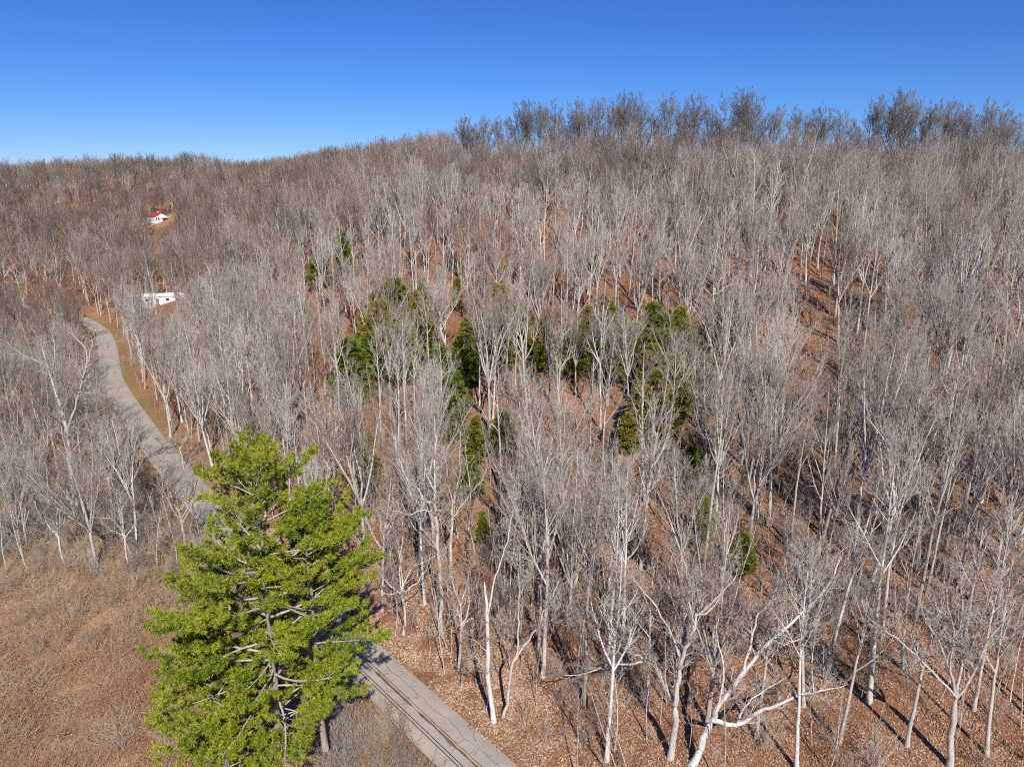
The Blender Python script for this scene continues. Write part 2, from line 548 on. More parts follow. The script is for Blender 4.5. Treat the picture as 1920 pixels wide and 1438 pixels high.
t.links.new(fine_n, bp.inputs['Height'])
t.links.new(bp.outputs[0], b.inputs['Normal'])
M['ground_cover'] = gm
gme = mesh_from('ground', np.stack([xs, ys, ZZ.ravel()], 1), F, ['ground_cover'])
rd = road_dist(xs, ys)
def side_of_road(x, y):
    """signed distance: negative on the left (valley) side"""
    P = RP[::5]
    o = np.empty(len(x))
    T = np.gradient(P[:, :2], axis=0)
    for a in range(0, len(x), 8000):
        dx = x[a:a + 8000, None] - P[None, :, 0]
        dy = y[a:a + 8000, None] - P[None, :, 1]
        k = (dx * dx + dy * dy).argmin(1)
        r = np.arange(len(k))
        o[a:a + 8000] = (T[k, 1] * dx[r, k] - T[k, 0] * dy[r, k]) / np.linalg.norm(T[k], axis=1)
    return o
sd_ = side_of_road(xs, ys)
field = np.clip((-sd_ - 4) / 6, 0, 1) * np.clip((90 + sd_) / 30, 0, 1) * np.clip((330 - ys) / 60, 0, 1)
for c_ in ((-215, 450), (-137, 278)):
    field = np.maximum(field, np.clip(1.6 - np.hypot(xs - c_[0], ys - c_[1]) / 22, 0, 1))
verge = np.clip(1 - (rd - 3.2) / 2.2, 0, 1) * np.clip((ys - 55) / 60, .15, .9)
for nm, arr in (('field', field), ('verge', verge)):
    a = gme.attributes.new(nm, 'FLOAT', 'POINT')
    a.data.foreach_set('value', arr.astype(np.float32))
obj('ground', gme, kind='structure')

# ------------------------------------------------------------------ road
rm, t, b = new_mat('asphalt', .85, .25)
uv = N(t, 'ShaderNodeTexCoord').outputs['UV']
n1 = noise(t, uv, .35, 5, .6)
n2 = noise(t, uv, 9.0, 4, .7)
mp = N(t, 'ShaderNodeMapping')
mp.inputs['Scale'].default_value = (.55, 1.1, 1)
t.links.new(uv, mp.inputs['Vector'])
nv = N(t, 'ShaderNodeTexNoise')
nv.inputs['Scale'].default_value = 1.6
nv.inputs['Detail'].default_value = 5
t.links.new(uv, nv.inputs['Vector'])
vv = mixc(t, .22, mp.outputs[0], nv.outputs['Color'])
vo = N(t, 'ShaderNodeTexVoronoi', feature='DISTANCE_TO_EDGE')
vo.inputs['Scale'].default_value = .75
t.links.new(vv, vo.inputs['Vector'])
crack = ramp(t, vo.outputs['Distance'], [(0, (.0, .0, .0)), (.012, (1, 1, 1))])
pale = ramp(t, n1, [(.3, (.36, .312, .265)), (.5, (.43, .375, .322)), (.7, (.48, .42, .362))])
sp = ramp(t, n2, [(.3, (.86, .86, .86)), (.7, (1.1, 1.1, 1.1))])
col = mixc(t, 1.0, pale, sp, 'MULTIPLY')
area = ramp(t, noise(t, uv, .5, 3), [(.45, (0, 0, 0)), (.58, (1, 1, 1))])
cm = N(t, 'ShaderNodeMix', data_type='RGBA', blend_type='MIX')
t.links.new(area, cm.inputs[0])
cm.inputs[6].default_value = (1, 1, 1, 1)
t.links.new(crack, cm.inputs[7])
dark = mixc(t, cm.outputs[2], (.07, .06, .055), (1.0, 1.0, 1.0))
t.links.new(mixc(t, 1.0, col, dark, 'MULTIPLY'), b.inputs['Base Color'])
M['asphalt'] = rm
def flat_mat(name, c0, c1, scale, rough=.85):
    m, t, b = new_mat(name, rough)
    n = noise(t, N(t, 'ShaderNodeTexCoord').outputs['Object'], scale, 4, .7)
    t.links.new(ramp(t, n, [(.35, c0), (.62, c1)]), b.inputs['Base Color'])
    M[name] = m
flat_mat('worn_yellow', (.38, .325, .25), (.52, .41, .23), 2.2)
flat_mat('tar', (.035, .032, .03), (.07, .062, .055), 3)
flat_mat('crack_dirt', (.10, .075, .045), (.20, .155, .10), 4)
RW = 2.55
RC = resample(ROAD, 1.2)
T2 = np.gradient(RC[:, :2], axis=0)
T2 /= np.linalg.norm(T2, axis=1, keepdims=True)
NR = np.stack([T2[:, 1], -T2[:, 0]], 1)       # to the right of travel (hill side)
SR = np.concatenate([[0], np.cumsum(np.linalg.norm(np.diff(RC[:, :2], axis=0), axis=1))])
def road_pt(s, v, lift=0.0):
    """point on the road surface: s metres along, v metres right of the middle"""
    s, v = np.asarray(s, float), np.asarray(v, float)
    p = np.stack([np.interp(s, SR, RC[:, k]) for k in range(3)], -1)
    n = np.stack([np.interp(s, SR, NR[:, k]) for k in range(2)], -1)
    p[..., :2] += n * v[..., None]
    p[..., 2] += .05 * (1 - (v / RW) ** 2) + lift
    return p
rngr = np.random.default_rng(5)
acr = np.linspace(-1, 1, 9)
ss = np.arange(0, SR[-1], 1.2)
edge = 1 + .012 * np.sin(ss * .23) + .008 * rngr.normal(size=len(ss))
V = np.array([road_pt(np.full(9, s), acr * RW * e) for s, e in zip(ss, edge)])
V[:, 0, 2] -= .12
V[:, -1, 2] -= .12
ii = np.arange(V.shape[0] * 9).reshape(-1, 9)
F = np.stack([ii[:-1, :-1], ii[:-1, 1:], ii[1:, 1:], ii[1:, :-1]], -1).reshape(-1, 4)
me = mesh_from('road', V.reshape(-1, 3), F, ['asphalt'])
uvl = me.uv_layers.new(name='UVMap')
uvv = np.stack([np.repeat(ss, 9), np.tile(acr * RW, len(ss))], 1)
uvl.data.foreach_set('uv', uvv[F.ravel()].astype(np.float32).ravel())
road = obj('road', me, kind='structure')
def strip(name, s0, s1, step, vmid, width, lift, mat):
    """thin marking laid on the road; vmid and width are functions of distance"""
    s = np.arange(s0, s1, step)
    a = np.array([vmid(x) for x in s])
    w2 = np.array([width(x) for x in s]) / 2
    V = np.stack([road_pt(s, a - w2, lift), road_pt(s, a + w2, lift)], 1).reshape(-1, 3)
    k = np.arange(len(s) - 1) * 2
    F = np.stack([k, k + 1, k + 3, k + 2], 1)
    return obj(name, mesh_from(name, V, F, [mat]), road)
S47 = float(SR[np.argmin(np.abs(RC[:, 1] - 44))])
def jag(seed, amp, step=.45):
    r = np.random.default_rng(seed).normal(size=4000) * amp
    r = np.convolve(r, [.25, .5, .25], 'same')
    return lambda x: float(np.interp(x / step, np.arange(4000), r))
j1, j2, j3, j4 = jag(1, .07), jag(2, .12), jag(3, .16), jag(4, .05)
strip('center_line', S47 - 20, S47 + 150, .5, lambda x: .0 + .02 * j2(x), lambda x: .075 + .03 * j4(x), .009, 'worn_yellow')
strip('crack_band', S47 - 20, S47 + 60, .25, lambda x: -.17 + .5 * j1(x), lambda x: max(.04, .20 + 1.3 * j2(x)), .005, 'crack_dirt')
strip('crack_band', S47 - 20, S47 + 60, .25, lambda x: .12 + .35 * j1(x + 40), lambda x: max(.02, .08 + .6 * j4(x)), .005, 'crack_dirt')
for vv_ in (-1.02, -1.30):
    strip('tar_line', S47 - 20, S47 + 34, .8, lambda x, v=vv_: v + .02 * math.sin(x * .3), lambda x: .085, .006, 'tar')
strip('crack', S47 - 20, S47 + 60, .3, lambda x: 1.15 + 1.1 * j3(x), lambda x: max(.012, .03 + .2 * j4(x)), .005, 'tar')
for k in range(46):
    s0 = S47 - 14 + rngr.uniform(0, 34)
    v0 = rngr.choice([.15, 1.15, -.2, 1.15])
    dv = rngr.choice([-1, 1]) * rngr.uniform(.3, 1.1)
    ds = rngr.uniform(-.8, .8)
    n = 6
    u = np.linspace(0, 1, n)
    s_ = s0 + ds * u + rngr.normal(size=n) * .07
    v_ = np.clip(v0 + dv * u + rngr.normal(size=n) * .05, -2.4, 2.4)
    P = road_pt(s_, v_, .007)
    Q = road_pt(s_ + .03, v_ + .006, .007)
    V = np.stack([P, Q], 1).reshape(-1, 3)
    q = np.arange(n - 1) * 2
    obj('crack', mesh_from('crack', V, np.stack([q, q + 1, q + 3, q + 2], 1), ['tar']), road)

# ------------------------------------------------------------------ evergreen builders
def spikes(C, D, n, rng, L, wd, spread):
    """n thin triangles round each centre C, pointing about D"""
    B = len(C)
    v = D[:, None, :] + rng.normal(size=(B, n, 3)) * spread
    v /= np.linalg.norm(v, axis=2, keepdims=True)
    s = np.cross(v, rng.normal(size=(B, n, 3)))
    s /= np.linalg.norm(s, axis=2, keepdims=True) + 1e-9
    l = L * rng.uniform(.7, 1.2, (B, n, 1))
    c = C[:, None, :] + rng.normal(size=(B, n, 3)) * L * .12
    V = np.stack([c - s * wd / 2, c + s * wd / 2, c + v * l], 2).reshape(-1, 3)
    return V, np.arange(len(V)).reshape(-1, 3)
def grow_pine(seed, H, prof, lean=(0, 0), dens=1.0):
    """prof: list of (height fraction, limb reach); returns trunk, limbs, needle arrays"""
    rng = np.random.default_rng(seed)
    tr, lb = Branches(), Branches()
    n = 14
    z = np.linspace(-.3, H, n)
    P = np.stack([lean[0] * (z / H) ** 1.3 + np.cumsum(rng.normal(size=n)) * .07, lean[1] * (z / H) ** 1.3 + np.cumsum(rng.normal(size=n)) * .07, z], 1)
    r = np.linspace(.34 * H / 27, .03, n)
    tr.add(P, r)
    hs, rs = zip(*prof)
    C, D = [], []
    k = 0
    for f in np.sort(rng.uniform(hs[0], .985, int(68 * dens))):
        k += 1
        p, dd = along(P, f)
        L = np.interp(f, hs, rs) * rng.uniform(.6, 1.12)
        az = k * 2.39996 + rng.normal() * .35
        el = np.interp(f, [hs[0], .6, 1], [-.10, .15, .75]) + rng.normal() * .1
        v = np.array([math.cos(az) * math.cos(el), math.sin(az) * math.cos(el), math.sin(el)])
        q, rr = limb(p, v, L, 8, rng, .09, .045, max(.025, .011 * L + .01), .012)
        lb.add(q, rr)
        m = int(4 + L * 2.3)
        for j in range(m):
            t = .28 + .72 * (j + rng.random()) / m
            p2, d2 = along(q, min(t, .99))
            side = unit(np.cross(d2, [0, 0, 1])) * rng.choice([-1, 1])
            v2 = unit(d2 * .75 + side * rng.uniform(.4, 1.0) + np.array([0, 0, rng.uniform(.0, .35)]))
            l2 = L * (.40 * (1.15 - t)) * rng.uniform(.6, 1.2) + .35
            q2, r2 = limb(p2, v2, l2, 4, rng, .12, .09, .017, .008)
            lb.add(q2, r2)
            for u in np.arange(.25, 1.05, .26 / max(l2, .3)):
                p3, d3 = along(q2, min(u, .99))
                if rng.random() < .75:
                    s3 = unit(d3 + rng.normal(size=3) * .7 + np.array([0, 0, .45]))
                    C.append(p3 + s3 * rng.uniform(.1, .35))
                    D.append(s3)
                C.append(p3 + np.array([0, 0, .03]))
                D.append(unit(d3 + np.array([0, 0, .55])))
        C.append(q[-1]); D.append(unit(q[-1] - q[-2] + np.array([0, 0, .2])))
    C, D = np.array(C), np.array(D)
    keep = rng.random(len(C)) < .85
    V, F = spikes(C[keep], D[keep], 20, rng, .30, .05, .95)
    return tr, lb, (V, F)
def grow_cedar(seed, H, rad, skew=1.0):
    rng = np.random.default_rng(seed)
    tr = Branches()
    P = np.stack([np.cumsum(rng.normal(size=7)) * .06, np.cumsum(rng.normal(size=7)) * .06, np.linspace(-.3, H * .97, 7)], 1)
    tr.add(P, np.linspace(.13, .02, 7))
    C, D = [], []
    lob = rng.uniform(.72, 1.2, 9)
    for i in range(250):
        f = rng.uniform(.05, 1) ** .85
        az = rng.uniform(0, 2 * math.pi)
        Rf = rad * (1 - f) ** .72 * min(1, .45 + f * 3.2) * lob[int(az / 6.2832 * 9) % 9] * rng.uniform(.75, 1.15) + .12
        p, _ = along(P, f)
        out = np.array([math.cos(az), math.sin(az), 0])
        end = p + out * Rf + np.array([0, 0, Rf * .55])
        tr.add(np.array([p, (p + end) / 2 - np.array([0, 0, .05]), end]), np.array([.022, .014, .006]))
        m = int(4 + Rf * 4.5)
        for j in range(m):
            u = .35 + .65 * rng.random()
            C.append(p + (end - p) * u + rng.normal(size=3) * .13)
            D.append(unit(out + np.array([0, 0, rng.uniform(.5, 1.6)]) + rng.normal(size=3) * .35))
    V, F = spikes(np.array(C), np.array(D), 9, rng, .36, .075, .45)
    return tr, (V, F)

# ------------------------------------------------------------------ tree patterns (each one mesh set, shared by its copies)
PAT = {}
def pattern(key, seed, form, H, bark, twig, detail=1.0, tw=.0135):
    global TW
    TW = tw
    tr, cr = grow_tree(seed, form, H, detail)
    a, c = tr.arrays(), cr.arrays(lambda r: 3 if r < .045 else 4)
    top = max(a[0][:, 2].max(), c[0][:, 2].max())
    PAT[key] = dict(H=top, trunk=a, crown=c, bark=bark, twig=twig, form=form)
near_specs = [('forest_a', 11, 'forest', 'bark_pale', 'twig_pale', 1.0), ('forest_b', 12, 'forest', 'bark_pale', 'twig_pale', 1.0),
              ('forest_c', 13, 'forest', 'bark_grey', 'twig_grey', 1.0), ('forest_d', 14, 'forest', 'bark_grey', 'twig_grey', .9),
              ('fan_a', 21, 'fan', 'bark_pale', 'twig_pale', 1.0), ('fan_b', 22, 'fan', 'bark_grey', 'twig_grey', 1.0),
              ('fan_c', 23, 'fan', 'bark_grey', 'twig_brown', 1.0),
              ('oak_a', 31, 'oak', 'bark_dark', 'twig_brown', .82), ('oak_b', 32, 'oak', 'bark_dark', 'twig_dark', .82),
              ('oak_c', 33, 'oak', 'bark_grey', 'twig_grey', .8),
              ('dome_a', 34, 'dome', 'bark_dark', 'twig_brown', 1.0), ('dome_b', 35, 'dome', 'bark_dark', 'twig_dark', 1.0), ('dome_c', 36, 'dome', 'bark_grey', 'twig_grey', .9),
              ('ridge_a', 37, 'dome', 'bark_dark', 'twig_ridge', 1.12), ('ridge_b', 38, 'dome', 'bark_dark', 'twig_ridge', 1.12), ('ridge_c', 39, 'dome', 'bark_dark', 'twig_ridge', 1.12),
              ('crooked_a', 41, 'crooked', 'bark_white', 'twig_pale', .82), ('crooked_b', 42, 'crooked', 'bark_pale', 'twig_grey', .82)]
for key, seed, form, bk, tg, dt in near_specs:
    pattern(key, seed, form, 20.0, bk, tg, dt, .0175 if key.startswith('ridge') else .0135)
far_specs = [('zfar_forest_a', 51, 'forest', 'bark_pale', 'twig_pale', .68), ('zfar_forest_b', 52, 'forest', 'bark_grey', 'twig_grey', .68),
             ('zfar_fan_a', 53, 'fan', 'bark_grey', 'twig_grey', .66), ('zfar_fan_b', 54, 'fan', 'bark_grey', 'twig_brown', .66),
             ('zfar_dome_a', 55, 'dome', 'bark_dark', 'twig_brown', .72), ('zfar_dome_b', 56, 'dome', 'bark_dark', 'twig_dark', .72),  # dark bark also stands in for the shade below these far crowns
             ('zfar_dome_c', 57, 'dome', 'bark_grey', 'twig_russet', .72), ('zfar_dome_d', 58, 'dome', 'bark_grey', 'twig_grey', .72)]
for key, seed, form, bk, tg, dt in far_specs:
    pattern(key, seed, form, 20.0, bk, tg, dt, .030)
for i, (bk, tg) in enumerate([('bark_pale', 'twig_pale'), ('bark_grey', 'twig_grey'), ('bark_grey', 'twig_brown')]):
    pattern('sapling_' + 'abc'[i], 61 + i, 'sapling', 8.0, bk, tg, 1.0, .009)

def tree_meshes(key):
    p = PAT[key]
    if 'me' not in p:
        p['me'] = (mesh_from('bare_trunk', *p['trunk'], [p['bark']]), mesh_from('bare_crown', *p['crown'], [p['twig']]))
    return p['me']
def one_mesh(key):
    p = PAT[key]
    V, F, I = merge([p['trunk'], p['crown']])
    return mesh_from('whole_' + key, V, F, [p['bark'], p['twig']], I)
def place_tree(key, base, H, rz, name='bare_tree', lean=(0, 0), wide=1.0):
    e = obj(name, None, loc=(base[0], base[1], base[2]))
    e.empty_display_size = .5
    s = H / PAT[key]['H']
    e.scale = (s * wide, s * wide, s)
    e.rotation_euler = (lean[0], lean[1], rz)
    a, c = tree_meshes(key)
    obj('trunk', a, e)
    obj('crown', c, e)
    return e

# ------------------------------------------------------------------ scatter by geometry nodes, for what nobody could count
def scatter(name, pts, rot, scl, idx, protos, label, cat):
    col = bpy.data.collections.new(name + '_patterns')
    for i, me in enumerate(protos):
        o = bpy.data.objects.new('%s_pattern_%02d' % (name, i), me)
        col.objects.link(o)
    me = bpy.data.meshes.new(name)
    me.vertices.add(len(pts))
    me.vertices.foreach_set('co', np.asarray(pts, np.float32).ravel())
    for nm, ty, arr in (('rot', 'FLOAT_VECTOR', rot), ('scl', 'FLOAT_VECTOR', scl), ('idx', 'INT', idx)):
        a = me.attributes.new(nm, ty, 'POINT')
        a.data.foreach_set('vector' if 'V' in ty else 'value', np.asarray(arr, np.int32 if ty == 'INT' else np.float32).ravel())
    o = obj(name, me, kind='stuff')
    tag(o, label, cat)
    g = bpy.data.node_groups.new(name, 'GeometryNodeTree')
    g.interface.new_socket('Geometry', in_out='INPUT', socket_type='NodeSocketGeometry')
    g.interface.new_socket('Geometry', in_out='OUTPUT', socket_type='NodeSocketGeometry')
    gi, go = g.nodes.new('NodeGroupInput'), g.nodes.new('NodeGroupOutput')
    ip = g.nodes.new('GeometryNodeInstanceOnPoints')
    ci = g.nodes.new('GeometryNodeCollectionInfo')
    ci.inputs['Collection'].default_value = col
    ci.inputs['Separate Children'].default_value = True
    ci.inputs['Reset Children'].default_value = True
    ip.inputs['Pick Instance'].default_value = True
    def attr(nm, ty):
        n = g.nodes.new('GeometryNodeInputNamedAttribute')
        n.data_type = ty
        n.inputs['Name'].default_value = nm
        return n.outputs['Attribute']
    L = g.links.new
    L(gi.outputs[0], ip.inputs['Points'])
    L(ci.outputs[0], ip.inputs['Instance'])
    L(attr('idx', 'INT'), ip.inputs['Instance Index'])
    L(attr('rot', 'FLOAT_VECTOR'), ip.inputs['Rotation'])
    L(attr('scl', 'FLOAT_VECTOR'), ip.inputs['Scale'])
    L(ip.outputs[0], go.inputs[0])
    md = o.modifiers.new('scatter', 'NODES')
    md.node_group = g
    return o

# ------------------------------------------------------------------ buildings in the valley
flat_mat('white_paint', (.72, .72, .70), (.82, .82, .80), 1.5)
flat_mat('red_metal', (.40, .035, .03), (.50, .06, .05), 1.0, .5)
flat_mat('white_metal', (.74, .75, .76), (.84, .85, .85), 1.0, .5)
flat_mat('window_glass', (.03, .035, .045), (.06, .07, .08), 1.0, .15)
flat_mat('weathered_wood', (.16, .13, .11), (.26, .21, .17), 2.0)
def box(x0, x1, y0, y1, z0, z1):
    V = [(x, y, z) for z in (z0, z1) for y in (y0, y1) for x in (x0, x1)]
    F = [(0, 2, 3, 1), (4, 5, 7, 6), (0, 1, 5, 4), (2, 6, 7, 3), (0, 4, 6, 2), (1, 3, 7, 5)]
    return np.array(V, float), np.array(F)
def boxes(name, L, mat, parent):
    V, F, _ = merge([box(*a) for a in L])
    return obj(name, mesh_from(name, V, F, [mat], smooth=False), parent)
def gable(name, w2, y0, y1, z0, z1, mat, parent):
    """gabled body with its ends facing -Y and +Y: walls up to z0, ridge at z1"""
    V = [(-w2, y0, -1.2), (w2, y0, -1.2), (w2, y0, z0), (0, y0, z1), (-w2, y0, z0), (-w2, y1, -1.2), (w2, y1, -1.2), (w2, y1, z0), (0, y1, z1), (-w2, y1, z0)]
    F3 = []
    for q in ((0, 1, 2, 4), (5, 9, 7, 6), (1, 6, 7, 2), (0, 4, 9, 5)):
        F3 += [(q[0], q[1], q[2]), (q[0], q[2], q[3])]
    F3 += [(4, 2, 3), (9, 8, 7)]
    return obj(name, mesh_from(name, np.array(V, float), np.array(F3), [mat], smooth=False), parent)
def roof_slope(name, w2, y0, y1, z0, z1, side, mat, parent, over=.45, th=.10):
    k = (z1 - z0) / w2
    xe, ze = side * (w2 + over), z0 - over * k
    a = [(0, y0 - over, z1 + .03), (xe, y0 - over, ze + .03), (xe, y1 + over, ze + .03), (0, y1 + over, z1 + .03)]
    V = np.array(a + [(x, y, z + th) for x, y, z in a], float)
    F = np.array([(0, 1, 2, 3), (4, 7, 6, 5), (0, 4, 5, 1), (1, 5, 6, 2), (2, 6, 7, 3), (3, 7, 4, 0)])
    return obj(name, mesh_from(name, V, F, [mat], smooth=False), parent)
hb = hit(303, 416)
house = obj('house', None, loc=tuple(hb))
tag(house, 'small white farmhouse with red metal roof up in the far wooded valley', 'house')
house.rotation_euler = (0, 0, R(54))
gable('wall', 3.9, 0, 10, 3.2, 5.2, 'white_paint', house)
for sgn in (-1, 1):
    rf = roof_slope('roof', 3.9, 0, 10, 3.2, 5.2, sgn, 'red_metal', house)
for x in (-2.9, -1.5):
    wn = boxes('window', [(x - .48, x + .48, -.06, .03, 1.0, 2.5)], 'white_paint', house)
    boxes('pane', [(x - .38, x + .38, -.08, -.05, 1.1, 2.4)], 'window_glass', wn)
pc = boxes('porch', [(.1, 4.6, -1.9, -.02, -.6, .25), (.2, .36, -1.8, -1.64, .25, 2.2), (4.3, 4.46, -1.8, -1.64, .25, 2.2)], 'weathered_wood', house)
boxes('porch_roof', [(0, 4.7, -2.1, -.02, 2.2, 2.34)], 'white_metal', pc)
boxes('door', [(1.6, 2.5, -.06, .02, .26, 2.15)], 'weathered_wood', house)
boxes('chimney', [(.9, 1.6, 5, 5.7, 3.4, 6.0)], 'white_paint', house)
mb = hit(300, 570)
home = obj('mobile_home', None, loc=(mb[0], mb[1], mb[2]))
tag(home, 'long low white mobile home half hidden by bare trees beside the road', 'building')
home.rotation_euler = (0, 0, R(-70))
gable('wall', 2.2, -9, 9, 2.9, 3.7, 'white_paint', home)
for sgn in (-1, 1):
    roof_slope('roof', 2.2, -9, 9, 2.9, 3.7, sgn, 'white_metal', home, .25, .08)
for y in (-6.5, -3.6, 2.8, 6.0):
    wn = boxes('window', [(2.17, 2.24, y - .65, y + .65, 1.2, 2.3)], 'white_metal', home)
    boxes('pane', [(2.23, 2.26, y - .55, y + .55, 1.3, 2.2)], 'window_glass', wn)
boxes('door', [(2.17, 2.25, -.9, 0, .3, 2.3)], 'weathered_wood', home)
boxes('step', [(2.3, 3.3, -1.1, .2, -.8, .25)], 'weathered_wood', home)
CLEAR = [(hb + np.array([0, 4, 0]), 8.5), (mb, 10.5)]

# ------------------------------------------------------------------ pines beside the road
PINE_SPOTS = []
def pine(label, px, py, Y, H, prof, seed, lean=(0, 0), dens=1.0):
    d = ray(px, py)
    x = d[0] * Y / d[1]
    base = np.array([x, Y, float(ground(x, Y))])
    H = height_to(base, H)
    e = obj('pine_tree', None, loc=tuple(base))
    tag(e, label, 'pine tree', 'pines beside the road')
    tr, lb, nd = grow_pine(seed, H, prof, lean, dens)
    k = obj('trunk', mesh_from('pine_trunk', *tr.arrays(lambda r: 9), ['bark_pine']), e)
    obj('limb', mesh_from('pine_limbs', *lb.arrays(), ['bark_grey']), e)
    obj('crown', mesh_from('pine_needles', *nd, ['pine_needles'], smooth=False), e)
    PINE_SPOTS.append(base)
    return base
pine('tallest pine with yellow-green crown and grey trunk at left of the road', 532, 1490, 45.3, 862,
     [(.24, 5.0), (.38, 9.2), (.56, 9.0), (.74, 7.2), (.89, 4.8), (1, 1.2)], 71, (.2, .5), 1.25)
pine('pine with bare lower trunk nearest the road edge, right of the tallest', 617, 1460, 46.0, 935,
     [(.47, 4.0), (.55, 5.8), (.70, 5.6), (.86, 3.6), (1, .9)], 72, (-.3, .6), .95)
pine('shorter pine in front whose branches reach the bottom of the picture', 440, 1520, 43.2, 1165,
     [(.14, 3.0), (.38, 4.8), (.62, 4.4), (.85, 2.8), (1, .8)], 73, (-.5, -.2), .85)

# ------------------------------------------------------------------ red cedars on the mid slope
CED = []
for i in range(3):
    tr, sp_ = grow_cedar(81 + i, 9.0, [1.9, 2.3, 1.6][i])
    CED.append((mesh_from('cedar_trunk', *tr.arrays(lambda r: 3 if r < .04 else 5), ['bark_grey']), mesh_from('cedar_crown', *sp_, ['cedar'], smooth=False)))
cedar_list = [  # picture column and row of the tip, height, width factor, what singles it out
    (648, 628, 11, 1.35, 'large dark cedar standing alone left of the cedar group'),
    (700, 545, 10, 1.1, 'tall slim cedar at the left edge of the cedar group'),
    (738, 518, 11, 1.5, 'broad tall cedar at the upper left of the cedar group'),
    (778, 540, 9, 1.1, 'cedar just right of the broad upper left cedar'),
    (722, 590, 8, 1.3, 'wide olive cedar in front of the broad upper left cedar'),
    (758, 582, 8, 1.2, 'olive cedar low in the upper left cedar clump'),
    (838, 728, 7, 1.5, 'round yellow-green cedar below the middle of the cedar group'),
    (852, 690, 7, 1.1, 'dark cedar directly behind the round yellow-green cedar'),
    (938, 528, 10, 1.15, 'tall bronze-tipped cedar in the middle of the cedar group'),
    (948, 592, 8, 1.1, 'bright green cedar at the foot of the bronze-tipped cedar'),
    (878, 590, 7, 1.3, 'small cedar left of the bronze-tipped cedar'),
    (988, 572, 7, 1.5, 'cedar just right of the bronze-tipped cedar'),
    (1100, 568, 7, 1.2, 'left one of two bright cedars right of the group centre'),
    (1140, 558, 9, 1.2, 'right one of two bright cedars right of the group centre'),
    (1172, 590, 7, 1.2, 'low cedar right of the two bright cedars'),
    (1222, 562, 10, 1.2, 'tall cedar at the left of the right-hand cedar clump'),
    (1278, 572, 10, 1.0, 'slim dark cedar at the top right of the right-hand clump'),
    (1256, 612, 9, 1.5, 'wide dark cedar in the middle of the right-hand clump'),
    (1238, 690, 9, 1.5, 'olive cedar at the bottom of the right-hand clump'),
    (1372, 548, 7, 1.6, 'lone olive cedar uphill right of the cedar group'),
    (594, 470, 8, 1.6, 'small wide cedar uphill left of the cedar group'),
    (638, 420, 11, .8, 'tall narrow cedar highest on the left slope'),
    (792, 516, 7, .9, 'small cedar peeking over the upper left clump'),
    (858, 516, 6, .9, 'small dark cedar between pale trunks above the group'),
    (1000, 495, 6, .8, 'tiny dark cedar high among pale trunks'),
    (1318, 925, 5, 1.2, 'dark spreading cedar on the lower right slope'),
    (1398, 995, 4, 1.5, 'low dark cedar right below the spreading one'),
    (690, 800, 6, 1.0, 'small cedar below the large lone cedar'),
    (1178, 770, 5, 1.2, 'shaded cedar under bare trees below the right-hand clump'),
    (1300, 830, 5, 1.2, 'dark cedar behind pale trunks above the spreading one'),
    (895, 775, 6, 1.1, 'yellowish cedar right of the round yellow-green one'),
    (945, 765, 6, 1.1, 'dark cedar under the tall pale poles in mid slope'),
    (1020, 590, 8, 1.2, 'cedar half hidden by a broad bare crown in mid slope'),
    (1065, 600, 8, 1.2, 'dark cedar behind the broad bare crown in mid slope'),
    (1330, 640, 7, 1.1, 'small cedar at the right edge of the cedar group'),
    (828, 640, 8, 1.3, 'cedar behind the forked white tree in the group'),
    (690, 620, 8, 1.2, 'cedar between the lone cedar and the left clump'),
    (880, 850, 5, 1.3, 'dark cedar behind the pair of white forked trees'),
    (905, 955, 3.5, 1.2, 'low green cedar above the broken snag'),
    (712, 560, 11, 1.4, 'deep green cedar inside the upper left clump, behind pale trunks'),
    (750, 610, 9, 1.5, 'wide yellow-green cedar at the foot of the upper left clump'),
    (790, 575, 9, 1.2, 'cedar on the right flank of the upper left clump'),
    (905, 575, 9, 1.2, 'pointed cedar touching the left side of the bronze-tipped one'),
    (965, 560, 9, 1.3, 'pointed cedar touching the right side of the bronze-tipped one'),
    (1120, 585, 8, 1.5, 'bushy cedar low between the two bright cedars'),
    (1240, 580, 10, 1.3, 'tall cedar second from left in the right-hand clump'),
    (1262, 655, 9, 1.5, 'bushy cedar just under the wide dark one on the right'),
    (1225, 640, 8, 1.3, 'cedar on the left flank of the right-hand clump'),
    (1195, 600, 8, 1.2, 'cedar linking the two bright cedars and the right-hand clump'),
    (870, 620, 8, 1.3, 'olive cedar below the small one left of the bronze tip'),
    (1155, 620, 7, 1.4, 'low olive cedar below the two bright cedars')]
rngc = np.random.default_rng(9)
cedar_pts = []
for i, (px, py, H, wf, lab) in enumerate(cedar_list):
    H *= 1.2
    wf *= 1.3
    g = hit(px, py + 4, H)
    e = obj('cedar_tree', None, loc=(g[0], g[1], g[2] - .1))
    tag(e, lab, 'cedar tree', 'red cedars on the mid slope')
    s = H / 9.0
    e.scale = (s * wf, s * wf, s)
    e.rotation_euler = (0, 0, rngc.uniform(0, 6.28))
    a, c = CED[i % 3]
    obj('trunk', a, e)
    obj('crown', c, e)
    cedar_pts.append(g)

